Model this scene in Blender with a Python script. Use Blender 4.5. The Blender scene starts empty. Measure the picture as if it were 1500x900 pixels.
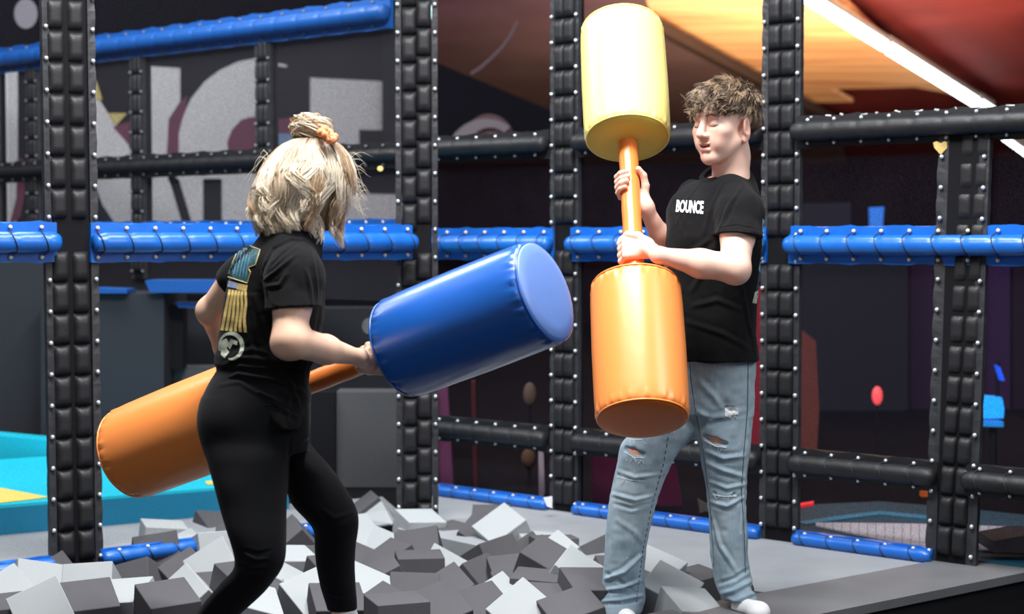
import bpy, bmesh, math, random
import numpy as np
from mathutils import Vector, Matrix, Euler
from mathutils.bvhtree import BVHTree
random.seed(7)
PI = math.pi
S = bpy.context.scene
COL = S.collection
# ------------------------------------------------------------ camera
FPX = 2400.0; PIT = math.atan(100/2400.0); CAMZ = 1.2
cd = bpy.data.cameras.new('camera'); cam = bpy.data.objects.new('camera', cd); COL.objects.link(cam)
cam.location = (0, 0, CAMZ); cam.rotation_euler = (PI/2-PIT, 0, 0)
cd.sensor_width = 36; cd.lens = 36*FPX/1500.0
cd.dof.use_dof = True; cd.dof.focus_distance = 4.95; cd.dof.aperture_fstop = 2.6
cd.clip_end = 200
S.camera = cam
# ------------------------------------------------------------ light
W = bpy.data.worlds.new('world'); S.world = W; W.use_nodes = True
W.node_tree.nodes['Background'].inputs[0].default_value = (.80, .85, 1, 1)
W.node_tree.nodes['Background'].inputs[1].default_value = .08
S.view_settings.view_transform = 'Standard'; S.view_settings.look = 'None'
S.view_settings.gamma = 1; S.view_settings.exposure = 0.35
try: S.view_settings.use_curve_mapping = False
except Exception: pass
def area(name, loc, to, sx, sy, power, col=(1, 1, 1)):
    l = bpy.data.lights.new(name, 'AREA'); l.shape = 'RECTANGLE'; l.size = sx; l.size_y = sy
    l.energy = power; l.color = col
    o = bpy.data.objects.new(name, l); COL.objects.link(o); o.location = loc
    o.rotation_euler = (Vector(to)-Vector(loc)).to_track_quat('-Z', 'Y').to_euler()
    return o
area('ceiling_light_key', (-0.6, 3.8, 4.3), (-0.1, 5.1, .9), 3.0, .5, 240, (1, .98, .96))
area('ceiling_light_above', (0.2, 5.2, 4.4), (0.1, 5.2, 0), 3.2, .35, 135, (.94, .98, 1))
area('ceiling_light_right', (3.2, 3.4, 3.2), (0, 5.0, 1.0), 1.0, 2.2, 55, (.95, .97, 1))
area('front_fill_light', (-1.0, -1.0, 3.2), (0, 5.3, .8), 3.5, 1.5, 32, (1, .98, .97))  # weak fill added behind the camera, not a lamp of the hall
area('hall_light_left', (-4.5, 7.6, 4.2), (-3.2, 9.8, 1.2), 2.5, .6, 60, (.92, .96, 1))
area('hall_light_back', (-1.2, 9.3, 4.0), (-1.2, 12.0, 1.5), 2.5, .5, 70, (.95, .98, 1))
area('hall_light_floor', (-2.2, 7.4, 3.6), (-2.2, 7.6, 0), 1.5, 1.0, 55, (.95, 1, 1))
area('warm_wall_wash', (3.0, 13.4, 1.6), (3.2, 15.6, 3.1), 2.4, .8, 270, (1, .66, .34))
area('red_wall_wash', (5.8, 13.0, 1.6), (5.6, 15.5, 3.1), 1.6, .6, 26, (1, .12, .10))
area('violet_wall_wash', (.6, 13.0, 1.6), (.6, 15, 3.1), 1.6, .6, 26, (.9, .5, .8))
area('violet_hall_light', (2.6, 9.0, 3.0), (2.8, 13.0, .8), 2.5, 1, 12, (.75, .5, 1))
def spot(name, loc, col, power, r=.15):
    l = bpy.data.lights.new(name, 'POINT'); l.energy = power; l.color = col; l.shadow_soft_size = r
    o = bpy.data.objects.new(name, l); COL.objects.link(o); o.location = loc
# ------------------------------------------------------------ pixel <-> world
cp, sp = math.cos(PIT), math.sin(PIT)
def ray(x, y):
    u = (x-750)/FPX; v = -(y-450)/FPX
    d = Vector((u, cp+v*sp, -sp+v*cp)); return d/d.y
def P(x, y, Z): return ray(x, y)*Z + Vector((0, 0, CAMZ))
def G(x, y, z=0.0):
    d = ray(x, y); return d*((z-CAMZ)/d.z) + Vector((0, 0, CAMZ))
# ------------------------------------------------------------ helpers
def lin(c): return tuple(((v/255)/12.92 if v/255 <= .04045 else ((v/255+.055)/1.055)**2.4) for v in c)
def mat(name, col, rough=.6, metal=0, spec=.5, bump=None, var=None, attr=False, sss=0, emit=None, coat=0, alpha=None, sheen=0):
    m = bpy.data.materials.new(name); m.use_nodes = True; nt = m.node_tree; N = nt.nodes; L = nt.links
    b = N['Principled BSDF']; b.inputs['Base Color'].default_value = (*col, 1)
    b.inputs['Roughness'].default_value = rough; b.inputs['Metallic'].default_value = metal
    b.inputs['Specular IOR Level'].default_value = spec
    if coat: b.inputs['Coat Weight'].default_value = coat; b.inputs['Coat Roughness'].default_value = .25
    if sheen: b.inputs['Sheen Weight'].default_value = sheen
    if sss:
        b.inputs['Subsurface Weight'].default_value = sss; b.inputs['Subsurface Radius'].default_value = (.02, .008, .004); b.inputs['Subsurface Scale'].default_value = .6
    tc = N.new('ShaderNodeTexCoord')
    src = None
    if attr:
        a = N.new('ShaderNodeAttribute'); a.attribute_name = 'Col'; src = a.outputs['Color']; L.new(src, b.inputs['Base Color'])
    if var:
        n = N.new('ShaderNodeTexNoise'); n.inputs['Scale'].default_value = var[0]; n.inputs['Detail'].default_value = 6
        L.new(tc.outputs['Object'], n.inputs['Vector'])
        r = N.new('ShaderNodeMapRange'); r.inputs[1].default_value = .3; r.inputs[2].default_value = .7; r.inputs[3].default_value = 1-var[1]; r.inputs[4].default_value = 1+var[1]
        L.new(n.outputs['Fac'], r.inputs[0])
        h = N.new('ShaderNodeVectorMath'); h.operation = 'SCALE'
        if src: L.new(src, h.inputs[0])
        else: h.inputs[0].default_value = col
        L.new(r.outputs[0], h.inputs['Scale']); L.new(h.outputs[0], b.inputs['Base Color'])
    if bump:
        n = N.new('ShaderNodeTexNoise'); n.inputs['Scale'].default_value = bump[0]; n.inputs['Detail'].default_value = 4
        L.new(tc.outputs['Object'], n.inputs['Vector'])
        bb = N.new('ShaderNodeBump'); bb.inputs['Strength'].default_value = bump[1]; bb.inputs['Distance'].default_value = bump[2]
        L.new(n.outputs['Fac'], bb.inputs['Height']); L.new(bb.outputs[0], b.inputs['Normal'])
    if emit: b.inputs['Emission Color'].default_value = (*emit[:3], 1); b.inputs['Emission Strength'].default_value = emit[3]
    return m
M = {}
M['mat_grey'] = mat('grey floor mat', (.27, .285, .31), .75, bump=(400, .3, .001), var=(5, .07))
M['kerb'] = mat('grey kerb vinyl', (.14, .143, .152), .5, bump=(300, .4, .001), var=(6, .08))
M['kerbside'] = mat('black kerb side', (.008, .008, .010), .6)
M['black'] = mat('black', (.006, .006, .008), .7, spec=.15)
M['pad'] = mat('black padded vinyl', (.0125, .0125, .015), .5, spec=.4, bump=(60, .35, .003), var=(12, .2))
M['flange'] = mat('black vinyl flange', (.028, .029, .034), .5, bump=(40, .4, .003), var=(20, .3))
M['rivet'] = mat('zinc rivet', (.75, .78, .82), .25, metal=.6)
M['brass'] = mat('cream cord end', (.8, .68, .5), .4)
M['lace'] = mat('black lace', (.012, .014, .03), .6)
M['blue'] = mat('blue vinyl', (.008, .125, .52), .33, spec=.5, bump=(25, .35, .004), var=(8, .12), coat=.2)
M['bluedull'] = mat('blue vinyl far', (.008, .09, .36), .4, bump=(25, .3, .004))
M['m_blue'] = mat('mallet blue', (.010, .105, .46), .30, bump=(9, .25, .006), coat=.7)
M['m_bluecap'] = mat('mallet blue cap', (.14, .25, .62), .42, bump=(12, .3, .006))  # paler than the body: light on the end face put into the colour
M['m_orange'] = mat('mallet orange', (.95, .30, .07), .36, bump=(9, .22, .006), coat=.25)
M['m_orangecap'] = mat('mallet orange cap', (.70, .16, .015), .5, bump=(300, .3, .001))
M['m_shaft'] = mat('shaft orange', (.93, .25, .05), .3, bump=(20, .3, .003), coat=.3)
M['m_yellow'] = mat('mallet yellow', (.92, .78, .26), .38, bump=(9, .15, .006), coat=.15)
M['m_yellowcap'] = mat('mallet yellow cap', (.66, .52, .07), .6, bump=(300, .3, .001))
M['foamdark'] = mat('charcoal foam', (.093, .092, .101), .95, spec=.1, bump=(260, .5, .0015), var=(3, .12))
M['foamlight'] = mat('pale grey foam', (.37, .395, .41), .95, spec=.1, bump=(260, .4, .0015), var=(3, .06))
M['skin'] = mat('skin', (.7, .45, .36), .5, spec=.35, attr=True, sss=.12, bump=(500, .1, .0005))
M['tee'] = mat('black cotton', (.0065, .0065, .0075), .9, spec=.12, bump=(700, .3, .0006), var=(15, .2), sheen=.04)
M['legging'] = mat('black legging knit', (.006, .0065, .009), .85, spec=.15, bump=(600, .3, .0005), var=(10, .15), sheen=.05)
M['denim'] = mat('washed denim', (.3, .4, .45), .85, spec=.2, attr=True, bump=(450, .5, .0008))
M['sock'] = mat('white sock', (.75, .76, .78), .9, bump=(300, .4, .001))
M['hairm'] = mat('brown hair', (.2, .14, .09), .5, attr=True, spec=.5)
M['hairw'] = mat('blond hair', (.7, .6, .45), .5, attr=True, spec=.4)
M['peach'] = mat('peach scrunchie', (.85, .30, .12), .7, bump=(80, .5, .003))
M['ptext'] = mat('white print', (.78, .80, .82), .7)
M['pteal'] = mat('teal print', (.02, .085, .11), .6, var=(90, .5))
M['pgold'] = mat('gold print', (.70, .52, .18), .6, var=(120, .25))
M['ppale'] = mat('pale print', (.45, .50, .40), .6, var=(60, .3))
M['plilac'] = mat('lilac print', (.32, .38, .62), .6)
M['pblue'] = mat('pale blue print', (.16, .40, .62), .6)
M['thread'] = mat('white frayed thread', (.75, .8, .82), .9)
M['stitch'] = mat('dark seam stitch', (.05, .07, .10), .9)
M['muralw'] = mat('mural white', (.46, .455, .47), .8, var=(2, .05))
M['muralw2'] = mat('mural grey', (.17, .16, .19), .8)
M['muralm'] = mat('mural maroon', (.10, .018, .045), .8)
M['muraly'] = mat('mural yellow', (.42, .34, .12), .8)
M['muralb'] = mat('mural blue grey', (.12, .20, .33), .8)
M['walldark'] = mat('dark wall', (.006, .0055, .009), .9, spec=.06)
M['boxdark'] = mat('dark padded box', (.030, .032, .040), .7, spec=.2, bump=(200, .3, .001))
M['boxgrey'] = mat('grey padded wall', (.075, .078, .085), .65, bump=(200, .3, .001))
M['cyan'] = mat('cyan vinyl', (.005, .52, .70), .5)
M['teal'] = mat('teal vinyl', (.004, .20, .36), .5)
M['tealdark'] = mat('dark teal mat', (.004, .055, .09), .6)
M['ygraphic'] = mat('yellow graphic', (.75, .60, .14), .6)
M['whitemat'] = mat('white mat', (.55, .5, .56), .6)
M['wood'] = mat('warm plank ceiling', (.75, .42, .20), .6)
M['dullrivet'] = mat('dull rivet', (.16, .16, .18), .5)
M['floordark'] = mat('dark hall floor', (.004, .0035, .006), .85, spec=.1)
M['mauve'] = mat('mauve ceiling', (.105, .07, .085), .7, var=(1.2, .2))
M['maroon'] = mat('maroon ceiling', (.13, .025, .03), .7, spec=.1, var=(1.0, .3))
M['beam'] = mat('dark beam', (.02, .01, .01), .7)
M['tube'] = mat('light tube', (1, 1, 1), .5, emit=(.86, 1, .98, 5.0))
M['tubehouse'] = mat('tube housing', (.3, .28, .28), .5)
def lamp_mat(n, c, s): return mat(n, c, .5, emit=(*c, s))
def noded_wood(m):
    nt = m.node_tree; N = nt.nodes; L = nt.links; b = N['Principled BSDF']; tc = N.new('ShaderNodeTexCoord')
    mp = N.new('ShaderNodeMapping'); mp.inputs['Scale'].default_value = (.5, 9, 9); mp.inputs['Rotation'].default_value = (0, 0, .6)
    n = N.new('ShaderNodeTexNoise'); n.inputs['Scale'].default_value = 1.2; n.inputs['Detail'].default_value = 5
    r = N.new('ShaderNodeValToRGB'); r.color_ramp.elements[0].color = (.55, .28, .15, 1); r.color_ramp.elements[1].color = (.85, .56, .33, 1)
    r.color_ramp.elements[0].position = .35; r.color_ramp.elements[1].position = .65
    L.new(tc.outputs['Object'], mp.inputs[0]); L.new(mp.outputs[0], n.inputs['Vector']); L.new(n.outputs['Fac'], r.inputs[0]); L.new(r.outputs[0], b.inputs['Base Color'])
noded_wood(M['wood'])
# net: black knotless cord mesh, see-through between the cords
def net_mat(nm, c, a0, a1):
    m = bpy.data.materials.new(nm); m.use_nodes = True; nt = m.node_tree; N = nt.nodes; L = nt.links
    b = N['Principled BSDF']; b.inputs['Base Color'].default_value = (*c, 1); b.inputs['Roughness'].default_value = .8; b.inputs['Specular IOR Level'].default_value = .1
    tc = N.new('ShaderNodeTexCoord'); n = N.new('ShaderNodeTexNoise'); n.inputs['Scale'].default_value = 260; n.inputs['Detail'].default_value = 2
    r = N.new('ShaderNodeMapRange'); r.inputs[1].default_value = .35; r.inputs[2].default_value = .65; r.inputs[3].default_value = a0; r.inputs[4].default_value = a1
    L.new(tc.outputs['Object'], n.inputs['Vector']); L.new(n.outputs['Fac'], r.inputs[0]); L.new(r.outputs[0], b.inputs['Alpha'])
    return m
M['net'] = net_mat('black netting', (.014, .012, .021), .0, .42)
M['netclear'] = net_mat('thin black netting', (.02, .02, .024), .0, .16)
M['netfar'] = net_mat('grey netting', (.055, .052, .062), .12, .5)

def tag(o, label=None, cat=None, group=None, kind=None):
    if label: o['label'] = label
    if cat: o['category'] = cat
    if group: o['group'] = group
    if kind: o['kind'] = kind
    return o
def empty(name, loc=(0, 0, 0), label=None, cat=None, group=None):
    o = bpy.data.objects.new(name, None); COL.objects.link(o); o.location = loc; o.empty_display_size = .1
    return tag(o, label, cat, group)
def wm(o): return (wm(o.parent) @ o.matrix_basis) if o.parent else o.matrix_basis.copy()
def link(name, me, m, parent=None, mw=None, smooth=False):
    if m is not None and not me.materials: me.materials.append(M[m] if isinstance(m, str) else m)
    if smooth:
        for p in me.polygons: p.use_smooth = True
    if mw is None:
        # origin at the foot of the piece
        co = np.empty(len(me.vertices)*3, np.float32); me.vertices.foreach_get('co', co); co = co.reshape(-1, 3)
        c = Vector(((co[:, 0].min()+co[:, 0].max())/2, (co[:, 1].min()+co[:, 1].max())/2, co[:, 2].min()))
        c = Vector([round(float(q), 5) for q in c])
        me.transform(Matrix.Translation(-c)); mw = Matrix.Translation(c)
    o = bpy.data.objects.new(name, me); COL.objects.link(o)
    if parent: o.parent = parent; o.matrix_basis = wm(parent).inverted() @ mw
    else: o.matrix_basis = mw
    return o
def mesh(name, v, f):
    me = bpy.data.meshes.new(name); me.from_pydata([tuple(p) for p in v], [], [tuple(q) for q in f]); me.update(); return me
class MB:
    def __init__(s): s.v = []; s.f = []
    def add(s, v, f):
        n = len(s.v); s.v += [tuple(p) for p in v]; s.f += [tuple(i+n for i in q) for q in f]; return s
    def box(s, c, h, mtx=None):
        v = [Vector((x, y, z)) for x in (-h[0], h[0]) for y in (-h[1], h[1]) for z in (-h[2], h[2])]
        if mtx is not None: v = [mtx @ p for p in v]
        return s.add([p+Vector(c) for p in v], [(0, 1, 3, 2), (4, 6, 7, 5), (0, 4, 5, 1), (2, 3, 7, 6), (0, 2, 6, 4), (1, 5, 7, 3)])
    def tube(s, pts, r, n=8, cap=True):
        pts = [Vector(p) for p in pts]; k = len(pts); rr = r if isinstance(r, (list, tuple)) else [r]*k
        V = []; F = []; ref = None
        for i, p in enumerate(pts):
            t = (pts[min(i+1, k-1)]-pts[max(i-1, 0)]).normalized()
            if ref is None: ref = t.orthogonal().normalized()
            ref = (ref-t*ref.dot(t)).normalized(); b = t.cross(ref)
            for j in range(n):
                a = 2*PI*j/n; V.append(p+(ref*math.cos(a)+b*math.sin(a))*rr[i])
        for i in range(k-1):
            for j in range(n): F.append((i*n+j, i*n+(j+1) % n, (i+1)*n+(j+1) % n, (i+1)*n+j))
        if cap: F.append(tuple(range(n))[::-1]); F.append(tuple((k-1)*n+j for j in range(n)))
        return s.add(V, F)
    def ball(s, c, r, n=6, m=4):
        V = []; F = []; c = Vector(c)
        for i in range(m+1):
            th = PI*i/m
            for j in range(n):
                a = 2*PI*j/n; V.append(c+Vector((math.sin(th)*math.cos(a), math.sin(th)*math.sin(a), math.cos(th)))*r)
        for i in range(m):
            for j in range(n): F.append((i*n+j, (i+1)*n+j, (i+1)*n+(j+1) % n, i*n+(j+1) % n))
        return s.add(V, F)
    def prism(s, poly, off):
        n = len(poly); a = [Vector(p) for p in poly]; b = [p+Vector(off) for p in a]
        return s.add(a+b, [tuple(range(n)), tuple(range(2*n-1, n-1, -1))]+[(i, i+n, (i+1) % n+n, (i+1) % n) for i in range(n)])
    def me(s, name):
        m = mesh(name, s.v, s.f); bm = bmesh.new(); bm.from_mesh(m); bmesh.ops.recalc_face_normals(bm, faces=bm.faces); bm.to_mesh(m); bm.free(); return m
    def build(s, name, m, parent=None, smooth=False, mw=None): return link(name, s.me(name), m, parent, mw, smooth)
def struct(name, mb, m): o = mb.build(name, m); o['kind'] = 'structure'; return o
def thing(name, mb, m, label, cat, group=None, smooth=False):
    o = mb.build(name, m, None, smooth); return tag(o, label, cat, group)
# origin re-centring so single-mesh things sit at their own base
# ============================================================ STRUCTURE
LA = G(0, 845); LB = G(600, 766)                # left fence line on the floor
RA = G(622, 722); RB = G(1400, 828)             # right fence line on the floor
Ld = (LB-LA).normalized(); Rd = (RB-RA).normalized()
def LF(x, z=0.0): return onfence(LA, Ld, x, z)
def RF(x, z=0.0): return onfence(RA, Rd, x, z)
def onfence(A, d, x, z):
    k = (x-750)/FPX*1.0
    # X = k*Y (pitch is small, verticals lean slightly): solve on the ground
    t = (k*A.y-A.x)/(d.x-k*d.y); p = A+d*t; return Vector((p.x, p.y, z))
m_ = MB()
pit = [G(582, 775), G(700, 800), G(900, 838), G(1125, 869)]
kb = [G(1125, 869), G(1500, 799)]
kd = (kb[1]-kb[0]).normalized()
arena = [LB+Vector((-.02, 0, 0)), RA+Vector((.0, .25, 0)), G(1376, 823), kb[0]+(kb[1]-kb[0])*.002, pit[2], pit[1], pit[0]]
m_.prism(arena, (0, 0, -.4)); struct('floor', m_, 'mat_grey')
m_ = MB(); fa = LA-Ld*3.5
m_.prism([fa, LA, LB, RA+Vector((0, .26, 0)), RB+Rd*3+Vector((0, .1, 0)), Vector((14, 24, 0)), Vector((-14, 24, 0))], (0, 0, -.3))
for i in range(len(m_.v)): m_.v[i] = (m_.v[i][0], m_.v[i][1], m_.v[i][2]-.004)
struct('floor_outer', m_, 'floordark')
m_ = MB(); m_.prism([fa+Vector((0, .0, -.004)), LA+Vector((0, 0, -.004)), LB+Vector((0, 0, -.004)), P(520, 700, 7.3)*1, G(-400, 740)], (0, 0, -.2))
m_ = MB(); m_.prism([LA-Ld*2+Vector((0, .01, .002)), LB+Vector((0, .03, .002)), G(560, 728, .002), G(340, 745, .002), G(-60, 772, .002), G(-400, 800, .002)], (0, 0, -.012)); struct('floor_walkway', m_, 'mat_grey')
m_ = MB(); m_.box((-.5, 5.2, -.75), (4.5, 2.6, .05)); struct('floor_pit', m_, 'black')
# kerb the man stands on: grey top, black outer side
kn = Vector((-kd.y, kd.x, 0));  kn = kn if kn.y < 0 else -kn
k0 = kb[0]-kd*1.35; k1 = kb[1]+kd*1.2
kw = .335
m_ = MB(); m_.prism([k0+Vector((0, 0, .005)), k1+Vector((0, 0, .005)), k1+kn*kw+Vector((0, 0, .005)), k0+kn*kw+Vector((0, 0, .005))], (0, 0, -.03)); struct('trim_kerb_top', m_, 'kerb')
m_ = MB(); m_.prism([k0, k1, k1+kn*(kw-.02), k0+kn*(kw-.02)], (0, 0, -.9))
for i in range(len(m_.v)): m_.v[i] = (m_.v[i][0], m_.v[i][1], m_.v[i][2]-.026)
struct('trim_kerb_side', m_, 'kerbside')
# walls and ceiling of the hall
WA = P(-260, 350, 10.1); WB = P(640, 350, 12.9); Wd = (WB-WA); Wd.z = 0; Wd.normalize()
def onwall(x, y, off=0.0):
    d = ray(x, y); n = Vector((Wd.y, -Wd.x, 0)); o = Vector((0, 0, CAMZ)); A = WA+n*off
    return o+d*((A-o).dot(n)/d.dot(n))
m_ = MB(); a = WA.copy(); b = WB-Wd*.12
for p in (a, b): p.z = 0
m_.prism([a, b, b+Vector((0, 0, 5)), a+Vector((0, 0, 5))], Vector((-Wd.y, Wd.x, 0))*.2); struct('wall_back', m_, 'walldark')
m_ = MB(); m_.prism([Vector((-1.2, 23, 0)), Vector((14, 23, 0)), Vector((14, 23, 5.5)), Vector((-1.2, 23, 5.5))], (0, .2, 0)); struct('wall_far', m_, mat('far wall', (.012, .009, .018), .8, spec=.05, var=(1.5, .5)))
def cz(x, y): # depth on the sloping ceiling plane z = 4.83-.115*y
    d = ray(x, y); return 3.63/(d.z+.115)
def CP(x, y, dz=0.0): return P(x, y, cz(x, y)+dz)
def slab(name, px, m, dz=0.0, th=.05, st=True, label=None, cat=None):
    b = MB(); pts = [CP(x, y, dz) for x, y in px]; b.prism(pts, (0, th*.3, th))
    if st: return struct(name, b, m)
    return thing(name, b, m, label, cat)
slab('ceiling', [(560, -160), (1720, -160), (1720, 250), (560, 250)], 'maroon', .9)
slab('ceiling_planks', [(880, -120), (1130, -120), (1215, -20), (1300, 62), (1405, 140), (1340, 128), (1215, 131), (1250, 150), (1175, 151), (1090, 110), (960, 40), (900, 20)], 'wood', .35)
slab('ceiling_mauve', [(560, -120), (900, -120), (960, 36), (1130, 125), (1230, 180), (1240, 240), (1000, 240), (560, 240)], 'mauve', .3)
def beam(name, x0, y0, x1, y1, w, m='beam', dz=-.15):
    b = MB(); a = CP(x0, y0, dz); c = CP(x1, y1, dz); b.tube([a, c], w, 4); return struct(name, b, m)
beam('trim_1', 950, 32, 1240, 186, .07)
beam('trim_2', 1175, 158, 1240, 182, .06)
# dark lower bulkhead below the mauve ceiling
m_ = MB(); m_.prism([P(560, 47, 12.4), P(640, 92, 12.4), P(812, 164, 12.4), P(860, 184, 12.4), P(860, 230, 12.4), P(560, 230, 12.4)], (0, .1, 0)); struct('wall_bulkhead', m_, 'walldark')
# curved duct seam
b = MB(); b.tube([P(x, y, 12.6) for x, y in ((758, 32), (748, 52), (735, 70), (720, 85), (703, 100), (690, 108))], .012, 6); b.build('trim_3', 'mauve')['kind'] = 'structure'
# light tubes
def tube_light(p, q, r, label, group=None):
    e = empty('light_tube', (P(*p)+P(*q))/2, label, 'lamp', group)
    a = P(*p); c = P(*q)
    MB().tube([a, c], r, 10).build('diffuser', 'tube', e, True)
    MB().tube([a+Vector((0, .03, r*1.1)), c+Vector((0, .03, r*1.1))], r*1.05, 4).build('housing', 'tubehouse', e)
    dd = (c-a).normalized()
    for s, q_ in ((-1, a), (1, c)): MB().tube([q_+dd*s*.001, q_+dd*s*.03], r*1.05, 8).build('end_cap', 'tubehouse', e)
TD = lambda x, y: (x, y, cz(x, y)-.35)
tube_light(TD(1160, -18), TD(1294, 66), .054, 'bright ceiling light tube nearest the right black post')
tube_light(TD(1298, 68), TD(1428, 149), .058, 'middle bright light tube of the slanting ceiling row')
tube_light(TD(1431, 151), TD(1452, 164), .065, 'shortest bright light tube at the low end of the ceiling row')
tube_light((1474, 200, 13), (1530, 240, 12), .042, 'bright light tube behind the net at the far right edge')
tube_light((650, 206, 10.9), (815, 197, 10.2), .012, 'thin bright light tube above the black rail left of the third post')
# ============================================================ MURAL
mu = empty('wall_mural', onwall(250, 330, .02), 'white, maroon and yellow block letter mural on the dark back wall behind the nets', 'mural')
def mural(poly, m, off=.01, name='letter'):
    b = MB(); n = Vector((Wd.y, -Wd.x, 0))
    b.prism([onwall(x, y, off) for x, y in poly], -n*.008)
    return b.build(name, m, mu)
def arc(cx, cy, r, a0, a1, n=20, ry=None):
    ry = ry or r
    return [(cx+r*math.cos(math.radians(a0+(a1-a0)*i/n)), cy-ry*math.sin(math.radians(a0+(a1-a0)*i/n))) for i in range(n+1)]
mural([(-120, 78), (26, 85), (26, 270), (24, 330), (20, 345), (-120, 345)], 'muralw')
mural([(26, 230), (37, 236), (37, 280), (30, 318), (14, 330), (24, 290)], 'muralm', .014, 'letter_shadow')
mural([(85, 88), (134, 128), (164, 175), (188, 212), (196, 236), (196, 345), (85, 345)], 'muralw')
mural([(85, 260), (136, 262), (150, 300), (170, 330), (85, 330)], 'walldark', .016, 'letter_gap')
mural([(217, 97), (264, 100), (264, 148), (247, 175), (246, 232), (246, 262), (262, 300), (270, 330), (270, 345), (217, 345)], 'muralw')
mural([(248, 262), (262, 262), (282, 330), (268, 330)], 'walldark', .016, 'letter_gap')
mural([(275, 140), (264, 150), (247, 180), (244, 236), (262, 236), (262, 190), (272, 160)], 'muralm', .014, 'letter_shadow')
mural([(372, 86), (350, 90), (322, 103), (300, 120), (280, 145), (268, 172), (260, 205), (258, 240), (260, 290), (272, 345), (420, 345), (420, 95)], 'muralw')
mural([(335, 228), (333, 208), (340, 190), (354, 175), (370, 171), (392, 176), (430, 172), (430, 232)], 'muralm', .014, 'letter_shadow')
mural([(298, 262), (325, 262), (325, 345), (298, 345)], 'walldark', .016, 'letter_gap')
mural([(430, 120), (430, 100), (400, 96), (398, 170), (415, 196), (432, 200)], 'walldark', .012, 'letter_gap')
mural([(405, 196), (440, 196), (440, 224), (405, 226)], 'muralb', .018, 'letter_gap')
mural([(455, 114), (620, 122), (620, 192), (526, 190), (526, 226), (620, 226), (620, 345), (455, 345)], 'muralw')
mural([(470, 226), (640, 226), (640, 286), (470, 282)], 'walldark', .014, 'letter_gap')
mural([(133, 122), (141, 118), (150, 146), (142, 146)], 'muraly', .018, 'star')
mural([(159, 166), (186, 166), (170, 184)], 'muraly', .018, 'star')
mural([(166, 186), (190, 178), (190, 214), (184, 206)], 'muralm', .016, 'letter_shadow')
mural(arc(38, 20, 17, 0, 360, 24, 22)[:-1], 'muralw2', .014, 'dot')
mural(arc(127, 28, 9, 0, 360, 20, 15)[:-1], 'muralw2', .014, 'dot')
mural(arc(283, 55, 13, 0, 360, 20, 15)[:-1], 'muralw2', .014, 'dot')
# pink and white ring behind the second bay
b = MB(); b.prism([P(x, y, 12.3) for x, y in arc(716, 215, 40, 20, 175, 20, 48)], (0, .03, 0)); thing('mural_ring', b, mat('dusty pink', (.07, .035, .04), .8), 'faded pink round wall emblem rising above the black rail in the second bay', 'emblem')
b = MB(); b.prism([P(x, y, 12.26) for x, y in arc(712, 240, 62, 55, 148, 16, 66)+arc(718, 245, 42, 140, 60, 16, 58)], (0, .02, 0)); thing('mural_stripe', b, mat('dusty white', (.14, .12, .13), .8), 'curved off-white band across the faded pink wall emblem', 'emblem')
# ============================================================ POSTS
def pillow(w, h, d, n=6):
    V = []; F = []
    for i in range(n+1):
        for j in range(n+1):
            u = -1+2*i/n; v = -1+2*j/n
            V.append((u*w/2, -d*((1-abs(u)**5)*(1-abs(v)**7))**.5, v*h/2))
    k = len(V)
    for i in range(n):
        for j in range(n): F.append((i*(n+1)+j, (i+1)*(n+1)+j, (i+1)*(n+1)+j+1, i*(n+1)+j+1))
    V += [(-w/2, .012, -h/2), (w/2, .012, -h/2), (w/2, .012, h/2), (-w/2, .012, h/2)]
    F.append((k, k+1, k+2, k+3))
    e = lambda i, j: i*(n+1)+j
    F.append(tuple([k]+[e(i, 0) for i in range(n+1)]+[k+1])[::-1]); F.append(tuple([k+3]+[e(i, n) for i in range(n+1)]+[k+2]))
    F.append(tuple([k]+[e(0, j) for j in range(n+1)]+[k+3])); F.append(tuple([k+1]+[e(n, j) for j in range(n+1)]+[k+2])[::-1])
    m = mesh('pad_segment', V, F); bm = bmesh.new(); bm.from_mesh(m); bmesh.ops.recalc_face_normals(bm, faces=bm.faces); bm.to_mesh(m); bm.free()
    for p in m.polygons[:n*n]: p.use_smooth = True
    m.materials.append(M['pad']); return m
PILL = {}
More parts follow.
